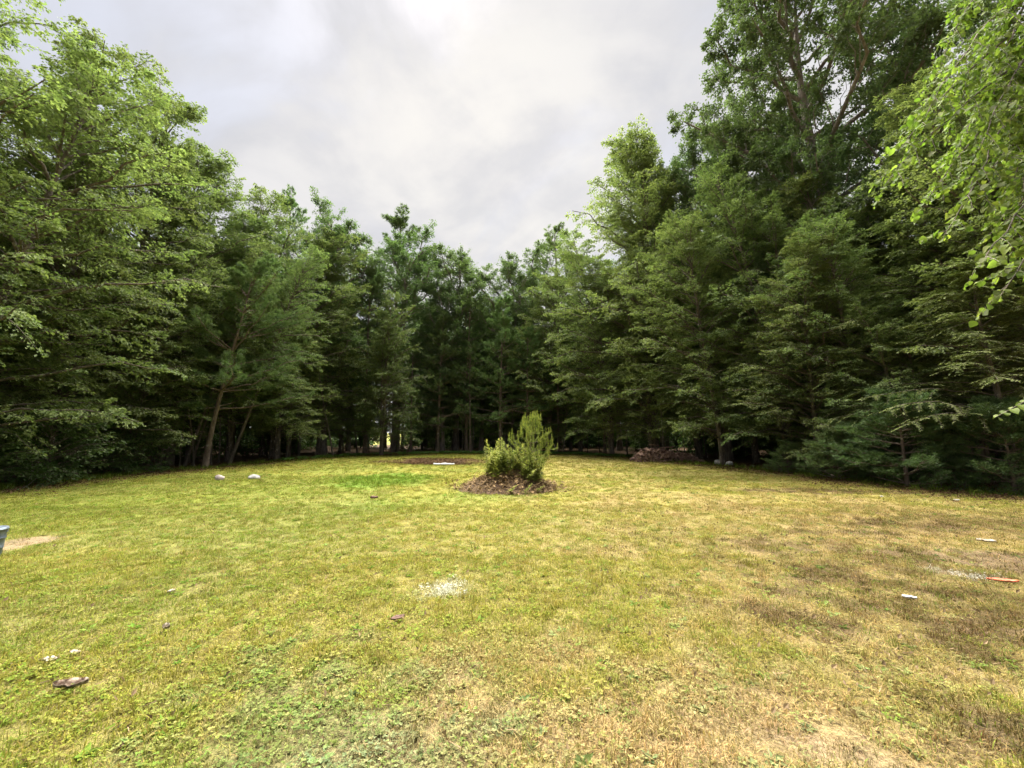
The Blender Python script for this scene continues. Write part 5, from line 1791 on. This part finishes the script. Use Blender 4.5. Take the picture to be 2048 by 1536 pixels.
curled('bark_piece', 140, 1386, 0.17, 0.05, 'curled strip of pale bark with dark underside, low left on the grass', 'bark', M_CHIP, (0.25, 0.05, 0.35), 1, 0.6, 0.006, 0.022, rag=0.5)
curled('dry_leaf', 96, 1333, 0.085, 0.045, 'pale bleached leaf above the curled bark strip, brighter one', 'leaf', M_PALELEAF, (0.1, 0.1, 0.3), 2, 0.3, lift=0.022, rag=0.45)
curled('dry_leaf', 148, 1317, 0.07, 0.03, 'thin pale leaf above the curled bark strip, farther one', 'leaf', M_PALELEAF, (0.1, 0.1, 0.1), 3, 0.3, lift=0.022, rag=0.45)
curled('dry_leaf', 331, 1266, 0.05, 0.045, 'small curled leaf with dark inside, left half of the lawn', 'leaf', M_PALELEAF, (0.4, 0.1, 0.5), 4, 0.6, lift=0.022, rag=0.45)
curled('dry_leaf', 341, 1192, 0.07, 0.04, 'pale leaf on the grass left of the white sprayed mark', 'leaf', M_PALELEAF, (0.1, 0.0, 1.2), 5, 0.3, lift=0.022, rag=0.45)
curled('dry_leaf', 748, 1003, 0.17, 0.10, 'dark curled leaf alone on the lawn below the bright green patch', 'leaf', M_WOODBARK, (0.2, 0.0, 0.2), 6, 0.4, lift=0.06)
curled('bark_piece', 795, 1243, 0.12, 0.05, 'dark brown bark flake sunk in the grass below the white mark', 'bark', M_WOODBARK, (0.1, 0.0, 0.6), 7, 0.2, 0.006, 0.025)
curled('bone_white_chip', 1819, 1197, 0.125, 0.06, 'flat white chip lying on the dry grass, right side', 'chip', M_SHEET, (0.05, 0.05, -0.2), 8, 0.05, 0.012, 0.02, rag=0.4)
curled('weathered_stick', 1973, 1085, 0.20, 0.06, 'short bleached stick on the brown turf, right side', 'stick', M_PALELEAF, (0.1, 0.0, -0.55), 9, 0.2, 0.015, 0.02, rag=0.5)
curled('paper_scrap', 1914, 1006, 0.13, 0.06, 'small white scrap near the right tree line', 'scrap', M_SHEET, (0.1, 0.0, -0.1), 10, 0.3, 0.004, 0.03, rag=0.5)
curled('paper_scrap', 1764, 1000, 0.09, 0.06, 'tiny white scrap left of the other one near the right tree line', 'scrap', M_SHEET, (0.1, 0.0, 0.5), 11, 0.3, 0.004, 0.03, rag=0.5)
curled('orange_scrap', 2006, 1163, 0.26, 0.07, 'flat faded orange plastic strip at the right edge of the lawn', 'plastic strip', M_ORANGE, (0.05, 0.0, -0.35), 12, 0.15, 0.006, 0.022, rag=0.25)


def build_sheet():
    x, y = gp(888, 929)
    rng = np.random.default_rng(3)
    n, m = 26, 7
    U, V = np.meshgrid(np.linspace(-1, 1, n), np.linspace(-1, 1, m))
    X = U * 0.52
    Y = V * 0.14 * (1 - 0.35 * U ** 2)
    Zz = 0.05 * (1 - V ** 2) * (0.6 + 0.4 * np.sin(U * 5 + 1)) + rng.normal(0, 0.008, U.shape) + 0.03
    i = np.arange(n * m).reshape(m, n)
    q = np.stack([i[:-1, :-1], i[:-1, 1:], i[1:, 1:], i[1:, :-1]], -1).reshape(-1, 4)
    top = np.stack([X, Y, Zz], -1).reshape(-1, 3)
    bot = np.stack([X, Y, Zz * 0 - 0.01], -1).reshape(-1, 3)
    rim = np.concatenate([i[0], i[1:, -1], i[-1, ::-1][1:], i[::-1, 0][1:]])
    rq = np.array([(rim[k + 1], rim[k], rim[k] + n * m, rim[k + 1] + n * m) for k in range(len(rim) - 1)])
    a = Acc()
    a.add(np.concatenate([top, bot]), None, np.concatenate([q, q[:, ::-1] + n * m, rq]))
    o = obj('white_sheet', a.mesh('white_sheet', (M_SHEET,), True), None, G(x, y, 0.06))
    prop(o, 'crumpled white sheet lying in front of the dark mulch bed', 'sheet')


build_sheet()


def build_stalks():
    rng = np.random.default_rng(8)
    for (px, py, lab, cnt) in ((2000, 1235, 'clump of long straw coloured grass stalks leaning left by the orange strip', 8), ):
        x, y = gp(px, py)
        e = empty('grass_clump', G(x, y), lab, 'grass clump')
        for k in range(cnt):
            a = Acc()
            L = rng.uniform(0.30, 0.55)
            d = np.array([-rng.uniform(0.25, 0.75), rng.uniform(-0.3, 0.3), 1.0]) if k > 1 else np.array([rng.uniform(0.05, 0.3), 0.1, 1.0])
            s = np.linspace(0, 1, 8)[:, None]
            b = np.array([rng.normal(0, 0.05), rng.normal(0, 0.05), -0.01])
            P = b + nrm(d) * L * s + np.array([-0.12, 0, -0.06]) * L * s * s
            tubes(a, P, np.linspace(0.0022, 0.0011, 8), 4)
            q = 14
            p, T = along(np.repeat(P[None], q, 0), np.linspace(0.72, 0.99, q))
            leaves(a, p, T + rng.normal(0, 0.3, p.shape), rng.normal(0, 1, p.shape), np.full(q, 0.02), np.full(q, 0.004), rng.random(q))
            obj('stalk', a.mesh('grass_stalk', (M_STALK,)), e)


build_stalks()
